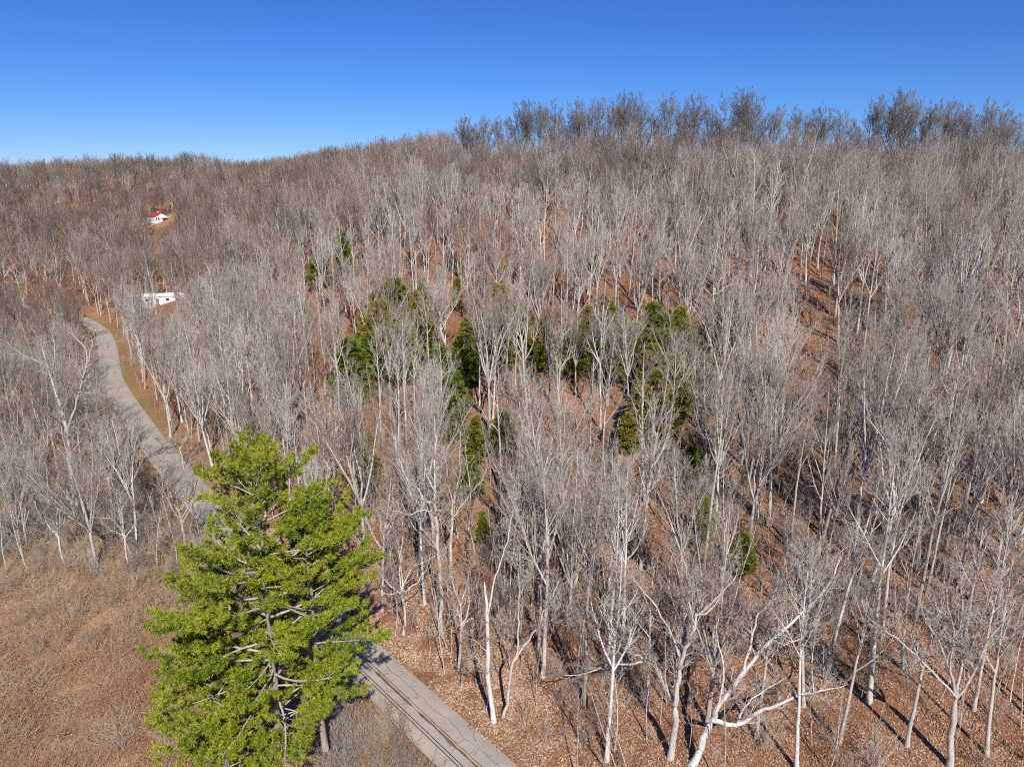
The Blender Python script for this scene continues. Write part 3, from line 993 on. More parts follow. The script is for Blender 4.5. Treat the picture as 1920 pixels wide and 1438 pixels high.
# ------------------------------------------------------------------ single trees traced limb by limb
TRACED = []
def traced(name, label, base_px, limbs, bark, twig, seed, twigs=(6, 5, 4), cat='bare tree', deep=2.0, reach=1.0):
    """limbs: [(pixel path, radius at start, radius at end, grows twigs)], given real depth off the base's own distance"""
    global TW
    TW = .0115
    rng = np.random.default_rng(seed)
    base = hit(*base_px)
    tr, cr = Branches(), Branches()
    ends = {}
    for path, r0, r1, tw in limbs:
        n = len(path)
        key = tuple(path[0])
        y0 = ends.get(key, 0.0)
        slope = 0 if key not in ends else rng.normal() * deep
        P = []
        for i, q in enumerate(path):
            off = y0 + slope * i / max(1, n - 1) + (rng.normal() * .15 if i else 0)
            d = ray(*q)
            P.append(d * (base[1] + off) / d[1] + np.array([0, 0, CAM_Z]) - base)
            ends.setdefault(tuple(q), off)
        P = np.array(P)
        if key == tuple(base_px):
            P[0] = (0, 0, -.3)
        # smooth the path
        m = 3 * (n - 1) + 1
        u = np.linspace(0, n - 1, m)
        Q = np.stack([np.interp(u, np.arange(n), P[:, k]) for k in range(3)], 1)
        Q[1:-1] = .25 * Q[:-2] + .5 * Q[1:-1] + .25 * Q[2:]
        Q[1:-1] += rng.normal(size=Q[1:-1].shape) * .05
        r = np.linspace(r0 * .76, r1 * .8, m)
        if key == tuple(base_px):
            r[0] *= 1.3
        tr.add(Q, r)
        if tw:
            L = np.linalg.norm(np.diff(Q, axis=0), axis=1).sum()
            for t in np.sort(rng.uniform(.12 if tw < 2 else .5, .99, int(2 + L * 1.6))):
                p, dd = along(Q, t)
                v = turn(dd, rng.uniform(.4, 1.0), rng, .2)
                l = rng.uniform(1.0, 2.9) * (1.25 - .6 * t) * reach
                q2, r2 = limb(p, v, l, 5, rng, .2, .1, max(.02, np.interp(t, np.linspace(0, 1, m), r) * .42), .011)
                cr.add(q2, r2)
                ramify(q2, r2, 0, rng, cr, [(twigs[0], .75, .5, .14, .16), (twigs[1], .7, .5, .12, .14), (twigs[2], .65, .5, .1, .1)])
    e = obj(name, None, loc=tuple(base))
    tag(e, label, cat)
    obj('trunk', mesh_from('traced_trunk', *tr.arrays(lambda r: 4 if r < .06 else 8), [bark]), e)
    if cr.b:
        obj('crown', mesh_from('traced_crown', *cr.arrays(lambda r: 3 if r < .045 else 4), [twig]), e)
    TRACED.append(base)
    return e
traced('oak_tree', 'gnarled pale oak at bottom centre with a drooping bare limb to the left', (1256, 1424), [
    ([(1256, 1424), (1266, 1360), (1266, 1320)], .36, .30, 0),
    ([(1266, 1320), (1252, 1293), (1228, 1250), (1217, 1236)], .27, .16, 1),
    ([(1217, 1236), (1190, 1244), (1144, 1244), (1104, 1262), (1047, 1264)], .14, .04, 2),
    ([(1217, 1236), (1198, 1232), (1166, 1214), (1131, 1205), (1117, 1190)], .11, .03, 1),
    ([(1266, 1320), (1271, 1282), (1277, 1239), (1290, 1201), (1300, 1180), (1303, 1155), (1347, 1118), (1383, 1075)], .29, .05, 1),
    ([(1300, 1180), (1292, 1130), (1290, 1080), (1275, 1030)], .13, .03, 1),
    ([(1277, 1239), (1263, 1198), (1231, 1136), (1198, 1101), (1180, 1070)], .13, .03, 1),
    ([(1303, 1155), (1330, 1150), (1360, 1110), (1372, 1060)], .1, .03, 1)], 'bark_pale', 'twig_pale', 101)
traced('oak_tree', 'big oak leaning far to the right with two long pale limbs', (1296, 1432), [
    ([(1296, 1432), (1323, 1382), (1335, 1350)], .38, .32, 0),
    ([(1335, 1350), (1347, 1322), (1393, 1265), (1447, 1198), (1510, 1145), (1554, 1098), (1580, 1040)], .30, .04, 1),
    ([(1335, 1350), (1380, 1362), (1423, 1335), (1460, 1322), (1494, 1305), (1540, 1295), (1590, 1282)], .26, .04, 1),
    ([(1380, 1362), (1393, 1325), (1420, 1302), (1480, 1265)], .13, .03, 1),
    ([(1393, 1265), (1413, 1185), (1420, 1148), (1450, 1125)], .14, .03, 1),
    ([(1447, 1198), (1470, 1210), (1520, 1190)], .1, .03, 1),
    ([(1347, 1322), (1360, 1250), (1340, 1190), (1350, 1150)], .11, .03, 1)], 'bark_pale', 'twig_pale', 102)
traced('bare_tree', 'dark-trunked tree at bottom right whose pale limbs fan out like a broom', (1779, 1442), [
    ([(1779, 1442), (1786, 1375), (1794, 1308)], .30, .26, 0),
    ([(1794, 1308), (1781, 1258), (1764, 1208), (1741, 1175), (1720, 1120)], .15, .03, 1),
    ([(1794, 1308), (1764, 1275), (1714, 1225), (1664, 1185), (1630, 1160)], .13, .03, 1),
    ([(1794, 1308), (1807, 1242), (1801, 1192), (1804, 1125), (1800, 1060)], .16, .03, 1),
    ([(1794, 1308), (1814, 1285), (1848, 1205), (1881, 1165), (1905, 1120)], .14, .03, 1),
    ([(1807, 1242), (1830, 1190), (1850, 1130), (1868, 1080)], .1, .03, 1),
    ([(1781, 1258), (1790, 1180), (1770, 1110), (1775, 1050)], .1, .03, 1)], 'bark_grey', 'twig_pale', 103)
traced('sycamore_tree', 'tall white-limbed sycamore left of the far road bend', (146, 960), [
    ([(146, 960), (133, 881), (126, 808), (111, 759), (91, 691), (79, 648)], .42, .07, 1),
    ([(91, 691), (67, 677), (38, 665), (10, 640)], .12, .03, 1),
    ([(126, 808), (137, 779), (149, 735), (161, 691), (169, 662), (175, 640), (180, 615)], .24, .05, 1),
    ([(161, 691), (164, 656), (146, 639), (129, 613)], .13, .04, 1),
    ([(149, 735), (166, 700), (190, 688), (248, 686)], .13, .03, 1),
    ([(161, 691), (181, 677), (204, 648), (231, 636)], .12, .03, 1),
    ([(149, 735), (181, 737), (196, 744)], .08, .03, 1),
    ([(133, 850), (164, 811), (193, 808), (228, 770)], .12, .03, 1),
    ([(111, 759), (98, 720), (104, 660), (95, 610)], .12, .03, 1)], 'bark_white', 'twig_pale', 104, (5, 4, 4), deep=4.0)
traced('fallen_trunk', 'bleached bare dead trunk leaning out at the left edge', (98, 908), [
    ([(98, 908), (58, 881), (29, 865), (-4, 860), (-40, 862)], .24, .12, 2)], 'bark_white', 'twig_pale', 105, cat='dead tree', deep=.5)
traced('broken_snag', 'broken barkless snag with one white live stem beside the road', (926, 1354), [
    ([(926, 1354), (915, 1266), (914, 1158), (911, 1120), (908, 1088)], .30, .11, 0),
    ([(914, 1158), (918, 1140), (924, 1090), (938, 1055), (950, 1012), (958, 982), (966, 930)], .12, .03, 2),
    ([(915, 1266), (907, 1250), (893, 1230), (876, 1224)], .06, .02, 1),
    ([(914, 1220), (896, 1205), (884, 1195)], .05, .02, 1)], 'bark_pale', 'twig_pale', 106, cat='dead tree')
traced('sycamore_tree', 'slender forked white sycamore just right of the broken snag', (942, 1348), [
    ([(942, 1348), (955, 1301), (958, 1255), (966, 1233), (993, 1198), (1012, 1171), (1023, 1136), (1036, 1120), (1050, 1080)], .2, .04, 2),
    ([(966, 1233), (972, 1215), (969, 1185), (974, 1158), (972, 1123), (974, 1101), (969, 1066), (965, 1023), (968, 960)], .13, .03, 2),
    ([(958, 1255), (952, 1220), (938, 1190), (930, 1150)], .06, .02, 1),
    ([(974, 1158), (962, 1170), (955, 1190)], .05, .02, 1),
    ([(972, 1123), (985, 1090), (992, 1050)], .06, .02, 1),
    ([(1012, 1171), (1040, 1160), (1060, 1140)], .05, .02, 1)], 'bark_white', 'twig_pale', 107)
traced('sycamore_tree', 'white forked tree with a wavy limb reaching left, right of the pines', (828, 1190), [
    ([(828, 1190), (826, 1087), (818, 985), (815, 941), (814, 868), (817, 824), (814, 780)], .3, .05, 1),
    ([(818, 985), (811, 967), (799, 955), (785, 958), (770, 965), (735, 958)], .12, .04, 1),
    ([(815, 941), (796, 941), (785, 917), (764, 903), (750, 868), (744, 847), (738, 810)], .14, .03, 1),
    ([(826, 1040), (814, 1017), (793, 993), (779, 967)], .1, .03, 1),
    ([(815, 920), (800, 890), (790, 850), (780, 820)], .1, .03, 1)], 'bark_white', 'twig_pale', 108)
traced('sycamore_tree', 'slim white tree forking high, right partner of the wavy-limbed tree', (845, 1082), [
    ([(845, 1082), (845, 1014), (847, 976), (849, 944), (855, 920), (864, 888), (861, 853), (866, 800)], .24, .04, 1),
    ([(847, 976), (852, 968), (864, 952), (881, 926), (904, 900), (915, 870)], .13, .03, 1),
    ([(849, 944), (840, 910), (838, 870), (830, 830)], .1, .03, 1)], 'bark_white', 'twig_pale', 109)

# ------------------------------------------------------------------ trees picked out in the photo: base and top row, pattern
picked = [
    (1003, 1056, 690, 'forest_a', 'straight pale pole tree in the middle of the slope below the cedars'),
    (1053, 1056, 760, 'forest_b', 'pale tree with rising limbs right of the straight pole tree'),
    (976, 1100, 800, 'forest_a', 'pale tree directly left of the straight pole tree'),
    (1419, 972, 560, 'fan_a', 'broad broom-shaped pale tree beside the open red strip'),
    (1440, 985, 640, 'fan_b', 'slanting-limbed tree at the right foot of the broom-shaped tree'),
    (260, 1042, 760, 'fan_a', 'pale spreading tree between the pines and the left thicket'),
    (250, 990, 760, 'fan_b', 'twiggy grey tree leaning over the road behind the pines'),
    (845, 700, 500, 'crooked_a', 'white forked tree standing in front of the left cedars'),
    (960, 640, 480, 'forest_a', 'white straight tree beside the bronze-tipped cedar'),
    (830, 800, 610, 'forest_b', 'thin white tree below the white forked cedar-side tree'),
    (163, 506, 418, 'crooked_a', 'left one of two white trees above the far road bend'),
    (176, 508, 425, 'crooked_b', 'right one of two white trees above the far road bend'),
    (1265, 800, 560, 'oak_c', 'wide bare crown right in front of the right-hand cedars'),
    (1240, 720, 540, 'forest_a', 'white pole tree among the right-hand cedars'),
    (1140, 760, 570, 'fan_b', 'broad greyish bare crown in the centre of the slope'),
    (1080, 745, 570, 'fan_b', 'left half of the broad greyish crown in the centre of the slope'),
    (1680, 1010, 640, 'forest_c', 'tall grey tree with long pale trunk on the open right slope'),
    (1655, 1200, 800, 'forest_c', 'thick-trunked grey tree low on the right slope'),
    (1600, 1130, 820, 'forest_d', 'slim grey tree left of the thick-trunked one'),
    (1330, 640, 400, 'crooked_b', 'tree with crossing pale limbs above the right-hand cedars'),
    (425, 700, 560, 'oak_c', 'dark-stemmed round tree right of the road bend'),
    (320, 820, 610, 'fan_b', 'pale tree on the bank beside the far road'),
    (345, 880, 790, 'crooked_a', 'small white crooked tree at the road edge above the pines'),
    (1850, 1420, 1000, 'forest_c', 'tall grey tree at the lower right corner'),
    (1700, 1400, 1000, 'forest_d', 'leaning grey tree between the leaning oak and the broom tree'),
    (1575, 1390, 1010, 'forest_c', 'slim pole tree right of the leaning oak'),
    (860, 1255, 1020, 'crooked_b', 'mossy-footed grey tree left of the broken snag'),
    (757, 1190, 960, 'crooked_b', 'grey tree on the bank just right of the pines'),
]
rngp = np.random.default_rng(17)
IND = []         # (object, base, H, key)
for px, py, top, key, lab in picked:
    g = hit(px, py)
    H = height_to(g, top)
    e = place_tree(key, g, H, rngp.uniform(0, 6.28))
    tag(e, lab, 'bare tree', 'bare trees in the wood')
    IND.append(g)

g = hit(880, 1105)
e = obj('beech_sapling', None, loc=tuple(g))
tag(e, 'young beech still holding tan dead leaves above the broken snag', 'bare tree')
a_, c_ = tree_meshes('sapling_c')
obj('trunk', a_, e)
obj('crown', c_, e)
tipv = PAT['sapling_c']['crown'][0]
rq = np.random.default_rng(4)
tipv = tipv[rq.choice(len(tipv), 420)]
obj('leaf_cluster', mesh_from('dead_leaves', *spikes(tipv, np.tile([0, 0, -.6], (len(tipv), 1)), 3, rq, .16, .10, .8), ['dead_leaf'], smooth=False), e)
IND.append(g)

# skyline crowns along the ridge: column, row of the top, distance
SKY_X = [-200, 0, 150, 230, 300, 350, 400, 430, 490, 540, 600, 700, 780, 830, 860, 940, 960, 990, 1050, 1100, 1180, 1240, 1300, 1390, 1440, 1470, 1540, 1600, 1700, 1780, 1860, 1920, 2100]
SKY_Y = [272, 272, 270, 262, 262, 262, 275, 288, 295, 285, 265, 242, 238, 232, 216, 218, 222, 185, 186, 182, 170, 176, 172, 165, 186, 200, 196, 205, 166, 184, 186, 205, 210]
def skyline(px):
    return np.interp(px, SKY_X, SKY_Y)
ridge = [(872, 216, 262), (905, 215, 268), (940, 218, 262), (985, 184, 226), (1015, 188, 230), (1040, 190, 234), (1085, 184, 222), (1110, 181, 226),
         (1170, 170, 216), (1205, 170, 222), (1260, 174, 214), (1300, 172, 218), (1380, 166, 212), (1408, 166, 216), (1455, 195, 208), (1500, 200, 214),
         (1540, 195, 208), (1590, 205, 206), (1640, 186, 210), (1690, 166, 206), (1715, 166, 212), (1760, 188, 204), (1790, 184, 206), (1825, 192, 204), (1862, 185, 202),
         (1895, 200, 204), (1340, 192, 216), (1140, 190, 214)]
ridge.sort()
NTH = ['first', 'second', 'third', 'fourth', 'fifth', 'sixth', 'seventh', 'eighth', 'ninth', 'tenth', 'eleventh', 'twelfth', 'thirteenth', 'fourteenth',
       'fifteenth', 'sixteenth', 'seventeenth', 'eighteenth', 'nineteenth', 'twentieth']
for i, (px, py, D) in enumerate(ridge):
    d = ray(px, py)
    x = d[0] * D / d[1]
    g = np.array([x, D, float(ground(x, D))])
    H = float(np.clip(height_to(g, py), 14, 31))
    key = ['ridge_a', 'ridge_b', 'ridge_c'][i % 3]
    e = place_tree(key, g, H * 1.03, rngp.uniform(0, 6.28), 'oak_tree', wide=rngp.uniform(.72, .92))
    n = len(ridge)
    lab = ('tall dark oak against the sky on the ridge, %s from the ridge\'s left end' % NTH[i]) if i < n // 2 else \
          ('tall dark oak against the sky on the ridge, %s from the right edge' % NTH[n - 1 - i])
    tag(e, lab, 'bare tree', 'oaks along the skyline ridge')
    IND.append(g)

# ------------------------------------------------------------------ the wood: where every other tree stands
rng = np.random.default_rng(2024)
NC = 60000
cy = np.sqrt(rng.uniform(38 ** 2, 700 ** 2, NC))
cx = rng.uniform(-1, 1, NC) * (.78 * cy + 12)
# more candidates up close
cy2 = np.sqrt(rng.uniform(38 ** 2, 240 ** 2, NC)); cx2 = rng.uniform(-1, 1, NC) * (.78 * cy2 + 12)
cx, cy = np.concatenate([cx2, cx]), np.concatenate([cy2, cy])
cz = ground(cx, cy)
px, py, dep = project(np.stack([cx, cy, cz], 1))
rdist = road_dist(cx, cy)
rside = side_of_road(cx, cy)
H0 = rng.normal(20, 2.2, len(cx))
left = rside < 0
H0 = np.where(left & (cy < 330), rng.normal(14.5, 2.5, len(cx)), H0)
H0 = np.where(cy > 300, rng.normal(18.5, 1.8, len(cx)), H0)
H0 = np.clip(H0, 8, 26)
ok = (px > -130) & (px < 2050) & (rdist > np.where(left, 6.5, 5.2)) & (py < 1452)
# the open bramble field at the lower left, and the thin strip above it
ok &= ~((px < 420) & (py > 1075)) & ~((px < 700) & (py > 1180)) & ~((px < 1080) & (py > 1330)) & ~((px < 800) & (py > 1235))
ok &= ~((px < 300) & (py > 930) & (rng.random(len(px)) < .7))
ok &= ~((cy > 186) & (cy < 300) & (px > 840) & (rng.random(len(px)) < .45))
# the open strip of red ground on the right slope
strip_x = np.interp(py, [560, 700, 900, 1000], [1500, 1500, 1480, 1400])
ok &= ~((np.abs(px - strip_x - 20) < 42) & (py > 560) & (py < 1000))
# keep the skyline
tx, ty, _ = project(np.stack([cx, cy, cz + H0], 1))
lim = skyline(tx) + rng.uniform(-3, 16, len(cx)) + np.where((tx > 850) & (cy > 150), 25 + 125 * rng.random(len(cx)) ** .8, 0)
over = ty < lim
k = np.array([height_to((0, y, z), l) for y, z, l in zip(cy, cz, lim)])
H0 = np.where(over, k, H0)
ok &= H0 > 9.5
# not behind the crest
tt = np.linspace(.25, .97, 30)
lx, ly = cx[:, None] * tt, cy[:, None] * tt
lz = CAM_Z + (cz + H0 * .8 - CAM_Z)[:, None] * tt
vis = np.ones(len(cx), bool)
for a in range(0, len(cx), 20000):
    vis[a:a + 20000] = (ground(lx[a:a + 20000], ly[a:a + 20000]) < lz[a:a + 20000]).all(1)
ok &= vis
# sight lines to the road and the two houses
rpx, rpy, _ = project(RP)
o_ = np.argsort(rpy)
rpy_s, rpx_s = rpy[o_], rpx[o_]
rhw = FPX * 2.9 / project(RP)[2][o_]
block = np.zeros(len(cx), bool)
bstrip = np.zeros(len(cx), bool)
bhouse = np.zeros(len(cx), bool)
for f in (0, .1, .2, .3, .4, .5, .6, .7, .8, .9, 1.0):
    qx, qy, qd = project(np.stack([cx, cy, cz + H0 * f], 1))
    c_ = np.interp(qy, rpy_s, rpx_s)
    hw = np.interp(qy, rpy_s, rhw)
    block |= (np.abs(qx - c_) < hw * 1.5) & (qy > 615) & (qy < 905) & left
    block |= (np.abs(qx - c_) < hw * 1.4) & (qy > 1190)
    bstrip |= (np.abs(qx - np.interp(qy, [560, 700, 850, 960], [1500, 1502, 1478, 1440]) - 12) < 34 + H0 * .07 * FPX / dep) & (qy > 585) & (qy < 960) & (py > 640)
    bhouse |= (np.abs(qx - 306) < 26) & (np.abs(qy - 404) < 15) & (cy < hb[1])
    bhouse |= (np.abs(qx - 304) < 48) & (np.abs(qy - 558) < 16) & (cy < mb[1]) & (rng.random(len(cx)) < .94)
bced = np.zeros(len(cx), bool)
cpx = np.array([c[0] for c in cedar_list]); cpy = np.array([c[1] for c in cedar_list])
cdep = np.array([project(g)[2] for g in cedar_pts])
chp = np.array([c[2] for c in cedar_list]) * FPX / cdep
cwp = np.array([c[2] * c[3] for c in cedar_list]) * .2 * FPX / cdep
cgy = np.array([g[1] for g in cedar_pts])
for f in (.2, .35, .5, .65, .8, .95):
    qx, qy, qd = project(np.stack([cx, cy, cz + H0 * f], 1))
    for q in range(len(cpx)):
        bced |= (np.abs(qx - cpx[q]) < cwp[q] * 1.3 + H0 * .19 * FPX / dep) & (qy > cpy[q] - 8) & (qy < cpy[q] + chp[q] * .75) & (cy < cgy[q] + 1)
ok &= ~(bced & (rng.random(len(cx)) < .96))
ok &= ~(bstrip & (rng.random(len(cx)) < .85))
ok &= ~(block & (rng.random(len(cx)) < .9)) & ~bhouse
for c_, r_ in CLEAR:
    ok &= np.hypot(cx - c_[0], cy - c_[1]) > r_
# minimum distances
taken = {}
CELL = 6.0
def near_ok(x, y, r):
    a, b = int(x // CELL), int(y // CELL)
    for i in (-1, 0, 1):
        for j in (-1, 0, 1):
            for (u, v, q) in taken.get((a + i, b + j), ()):
                if (u - x) ** 2 + (v - y) ** 2 < r * q:
                    return False
    return True
def take(x, y, r):
    taken.setdefault((int(x // CELL), int(y // CELL)), []).append((x, y, r))
for g in IND + TRACED:
    take(g[0], g[1], 3.6)
for g in PINE_SPOTS:
    for a in range(6):
        take(g[0] + 2.5 * math.cos(a), g[1] + 2.5 * math.sin(a), 5)
for g in cedar_pts:
    take(g[0], g[1], 2.6)
W = []
for i in np.nonzero(ok)[0]:
    D = cy[i]
    r = np.interp(D, [40, 120, 220, 300, 500], [3.7, 3.9, 4.7, 5.9, 6.4])
    if px[i] > 1150 and py[i] > 850:
        r = 3.55
    if left[i] and D < 260:
        r *= 1.15
    if near_ok(cx[i], cy[i], r):
        take(cx[i], cy[i], r)
        W.append(i)
W = np.array(W)
print('wood trees', len(W))
keys_near = [s[0] for s in near_specs]
keys_far = [s[0] for s in far_specs]
ALLK = keys_near + keys_far
def choose(i):
    x, y, z = cx[i], cy[i], cz[i]
    u = rng.random()
    def pick(tab):
        c = np.cumsum([q for _, q in tab])
        return tab[int(np.searchsorted(c, u * c[-1]))][0]
    if y > 190 and not (x > -30 and y < 260):
        if left[i] or y > 330:
            return pick([('zfar_forest_b', .04), ('zfar_fan_a', .08), ('zfar_fan_b', .12), ('zfar_dome_a', .28), ('zfar_dome_b', .20), ('zfar_dome_c', .16), ('zfar_dome_d', .12)])
        return pick([('zfar_forest_a', .14), ('zfar_forest_b', .10), ('zfar_fan_a', .14), ('zfar_fan_b', .16), ('zfar_dome_a', .18), ('zfar_dome_b', .06), ('zfar_dome_c', .10), ('zfar_dome_d', .12)])
    if z > 34 and x > -40:
        return pick([('dome_a', .3), ('oak_c', .2), ('dome_c', .2), ('fan_c', .18), ('forest_c', .12)])
    if left[i]:
        return pick([('fan_b', .2), ('oak_c', .2), ('dome_c', .2), ('crooked_b', .15), ('forest_d', .12), ('fan_c', .1), ('crooked_a', .03)])
    if px[i] > 1450:
        return pick([('forest_c', .22), ('forest_d', .16), ('fan_b', .18), ('forest_b', .24), ('fan_a', .2)])
    return pick([('forest_a', .25), ('forest_b', .24), ('forest_c', .17), ('fan_a', .14), ('fan_b', .1), ('crooked_a', .04), ('crooked_b', .07), ('dome_c', .06)])
KEY = {i: choose(i) for i in W}
pxh = H0[W] * FPX / dep[W]
inside = (px[W] > -10) & (px[W] < 1930) & (py[W] < 1440)
n_ind = 300 - len(IND) - 10
rank = W[np.argsort(-(pxh * inside))][:n_ind]
ind_set = set(int(i) for i in rank)

# names for the picked-out trees: where on the slope, then which one there
def zone(i):
    x, y = px[i], py[i]
    row = 'lowest' if y > 1180 else ('lower' if y > 960 else ('middle' if y > 800 else 'upper'))
    if x < 420:
        return ('in the thicket left of the road' if left[i] else 'on bank right of the far road'), row
    if x < 700:
        return 'between far road and lone cedar', row
    if x < 900:
        return 'behind the white forked pair', row
    if x < 1080:
        return 'around the straight pale poles', row
    if x < 1260:
        return 'on slope above the gnarled oak', row
    if x < 1440:
        return 'below the right-hand cedars', row
    if x < 1600:
        return 'just right of open red strip', row
    if x < 1760:
        return 'on red slope above broom tree', row
    return 'near the right edge', row
ZN = {}
for i in rank:
    ZN.setdefault(zone(i), []).append(i)
TEN = ['', '', 'twenty-', 'thirty-']
def nth(k):
    return NTH[k] if k < 20 else (TEN[(k + 1) // 10] + NTH[(k + 1) % 10 - 1] if (k + 1) % 10 else ('thirtieth' if k + 1 == 30 else 'fortieth'))
TONE = {'bark_pale': 'pale', 'bark_grey': 'grey', 'bark_dark': 'dark', 'bark_white': 'white'}
FORM = {'dome': 'round-crowned', 'forest': 'straight', 'fan': 'broom-shaped', 'oak': 'round-crowned', 'crooked': 'crooked'}
for (where, row), L in ZN.items():
    L.sort(key=lambda i: px[i])
    for j, i in enumerate(L):
        pt = PAT[KEY[i]]
        e = place_tree(KEY[i], (cx[i], cy[i], cz[i]), H0[i], rng.uniform(0, 6.28), lean=(rng.normal() * .03, rng.normal() * .03), wide=rng.uniform(.8, 1.05))
        tag(e, '%s %s tree %s, %s row, %s from left' % (TONE[pt['bark']], FORM[pt['form']], where, row, nth(j)), 'bare tree', 'bare trees in the wood')
rest = np.array([i for i in W if int(i) not in ind_set])
kk = np.array([ALLK.index(KEY[i]) for i in rest])
refH = np.array([PAT[k]['H'] for k in ALLK])
s = H0[rest] / refH[kk]
wd = rng.uniform(.8, 1.05, len(rest)) * np.where(cy[rest] > 280, 1.12, 1.0)
scatter('woodland', np.stack([cx[rest], cy[rest], cz[rest]], 1), np.stack([rng.normal(size=len(rest)) * .03, rng.normal(size=len(rest)) * .03, rng.uniform(0, 6.28, len(rest))], 1),
        np.stack([s * wd, s * wd, s], 1), kk, [one_mesh(k) for k in ALLK], 'leafless grey and brown woodland covering the hillsides and far ridges', 'woodland')

# ------------------------------------------------------------------ undergrowth
def slope_rot(x, y, rz):
    gx = (ground(x + 1, y) - ground(x - 1, y)) / 2
    gy = (ground(x, y + 1) - ground(x, y - 1)) / 2
    # tilt first about the world axes: good enough for gentle slopes when the piece is nearly round
    return np.stack([np.arctan(gy * np.cos(rz) - gx * np.sin(rz)), -np.arctan(gx * np.cos(rz) + gy * np.sin(rz)), rz], 1)
def field_points(n, y0, y1, keep):
    y = np.sqrt(rng.uniform(y0 ** 2, y1 ** 2, n))
    x = rng.uniform(-1, 1, n) * (.78 * y + 8)
    z = ground(x, y)
    a, b_, _ = project(np.stack([x, y, z], 1))
    r = road_dist(x, y)
    sdd = side_of_road(x, y)
    m = keep(a, b_, r, sdd, y) & (a > -60) & (a < 1980) & (b_ < 1500)
    return x[m], y[m], z[m], a[m], b_[m]
# saplings
def keep_sap(a, b_, r, sdd, y):
    d = np.where((a > 380) & (a < 1000) & (b_ > 640), .95, .5)
    d = np.where((a > 1420), .75, d)
    d = np.where((a > 620) & (a < 1350) & (b_ > 880), 1.0, d)
    d = np.where(sdd < 0, .45, d)
    m = (r > 4.3) & (rng.random(len(a)) < d)
    m &= ~((a < 420) & (b_ > 1075)) & ~((a < 700) & (b_ > 1180)) & ~((a < 800) & (b_ > 1235)) & ~((a < 1080) & (b_ > 1335))
    for q in range(len(cpx)):
        m &= ~((np.abs(a - cpx[q]) < cwp[q] * 1.1) & (b_ > cpy[q]) & (b_ < cpy[q] + chp[q] * 1.6))
    c_ = np.interp(b_ - 60, rpy_s, rpx_s)
    m &= ~((np.abs(a - c_) < 60) & (b_ > 640) & (b_ < 1000) & (sdd < 0))
    return m
x, y, z, a, b_ = [np.concatenate(q) for q in zip(field_points(3400, 42, 210, keep_sap), field_points(700, 45, 95, keep_sap))]
n = len(x)
hs = rng.uniform(.45, 1.4, n) * np.where(a < 1350, 1.1, .85)
scatter('saplings', np.stack([x, y, z], 1), np.stack([rng.normal(size=n) * .06, rng.normal(size=n) * .06, rng.uniform(0, 6.28, n)], 1),
        np.stack([hs, hs, hs], 1), rng.integers(0, 3, n), [one_mesh('sapling_' + c) for c in 'abc'], 'thin leafless saplings crowding the forest floor', 'saplings')
print('saplings', n)
# shrubs
def grow_shrub(seed, H, n, spread, droop):
    global TW
    TW = .008
    r_ = np.random.default_rng(seed)
    B = Branches()
    for k in range(n):
        az, sp = r_.uniform(0, 6.28), r_.uniform(.1, spread)
        v = unit(np.array([math.cos(az) * sp, math.sin(az) * sp, 1]))
        q, rr = limb((r_.normal() * .2, r_.normal() * .2, -.1), v, H * r_.uniform(.7, 1.25), 6, r_, .12, droop, .022, .008)
        B.add(q, rr)
        ramify(q, rr, 0, r_, B, [(7, .7, .4, .1, .14), (4, .65, .5, .05, .12)])
    return B.arrays()
shr = [mesh_from('shrub', *grow_shrub(201, 3.2, 11, .8, .0), ['twig_pale']), mesh_from('shrub', *grow_shrub(202, 2.6, 13, 1.1, -.04), ['stem_straw']),
       mesh_from('shrub', *grow_shrub(203, 3.6, 9, .7, .02), ['twig_grey'])]
def keep_shr(a, b_, r, sdd, y):
    d = np.where(sdd < 0, .75, .22)
    d = np.where((r < 9) & (sdd > 0), .3, d)
    d = np.where((a > 900) & (b_ > 1100), .75, d)
    d = np.where((a > 1250) & (b_ > 700), .8, d)
    m = (r > np.where(y < 75, 4.2, 4.8)) & (rng.random(len(a)) < d)
    m &= ~((a < 330) & (b_ > 1120) & (rng.random(len(a)) < .82))
    m &= ~((a > 640) & (a < 960) & (b_ > 1215) & (b_ < 1400) & (sdd > 0) & (r < 9))
    return m
def keep_thk(a, b_, r, sdd, y):
    return (sdd < -5) & (a < 480) & (b_ > 860) & (b_ < 1110) & (rng.random(len(a)) < np.where(b_ > 1060, .4, .9))
def keep_edge(a, b_, r, sdd, y):
    return (sdd < -3.5) & (r < 11) & (b_ > 1270) & (a > 600) & (rng.random(len(a)) < .8)
x, y, z, a, b_ = [np.concatenate(q) for q in zip(field_points(4200, 42, 200, keep_shr), field_points(3500, 60, 125, keep_thk), field_points(2600, 40, 64, keep_edge))]
n = len(x)
hs = rng.uniform(.5, 1.15, n)
scatter('undergrowth', np.stack([x, y, z], 1), np.stack([rng.normal(size=n) * .05, rng.normal(size=n) * .05, rng.uniform(0, 6.28, n)], 1),
        np.stack([hs, hs, hs], 1), rng.integers(0, 3, n), shr, 'leafless brush and vines along the road and under the trees', 'undergrowth')
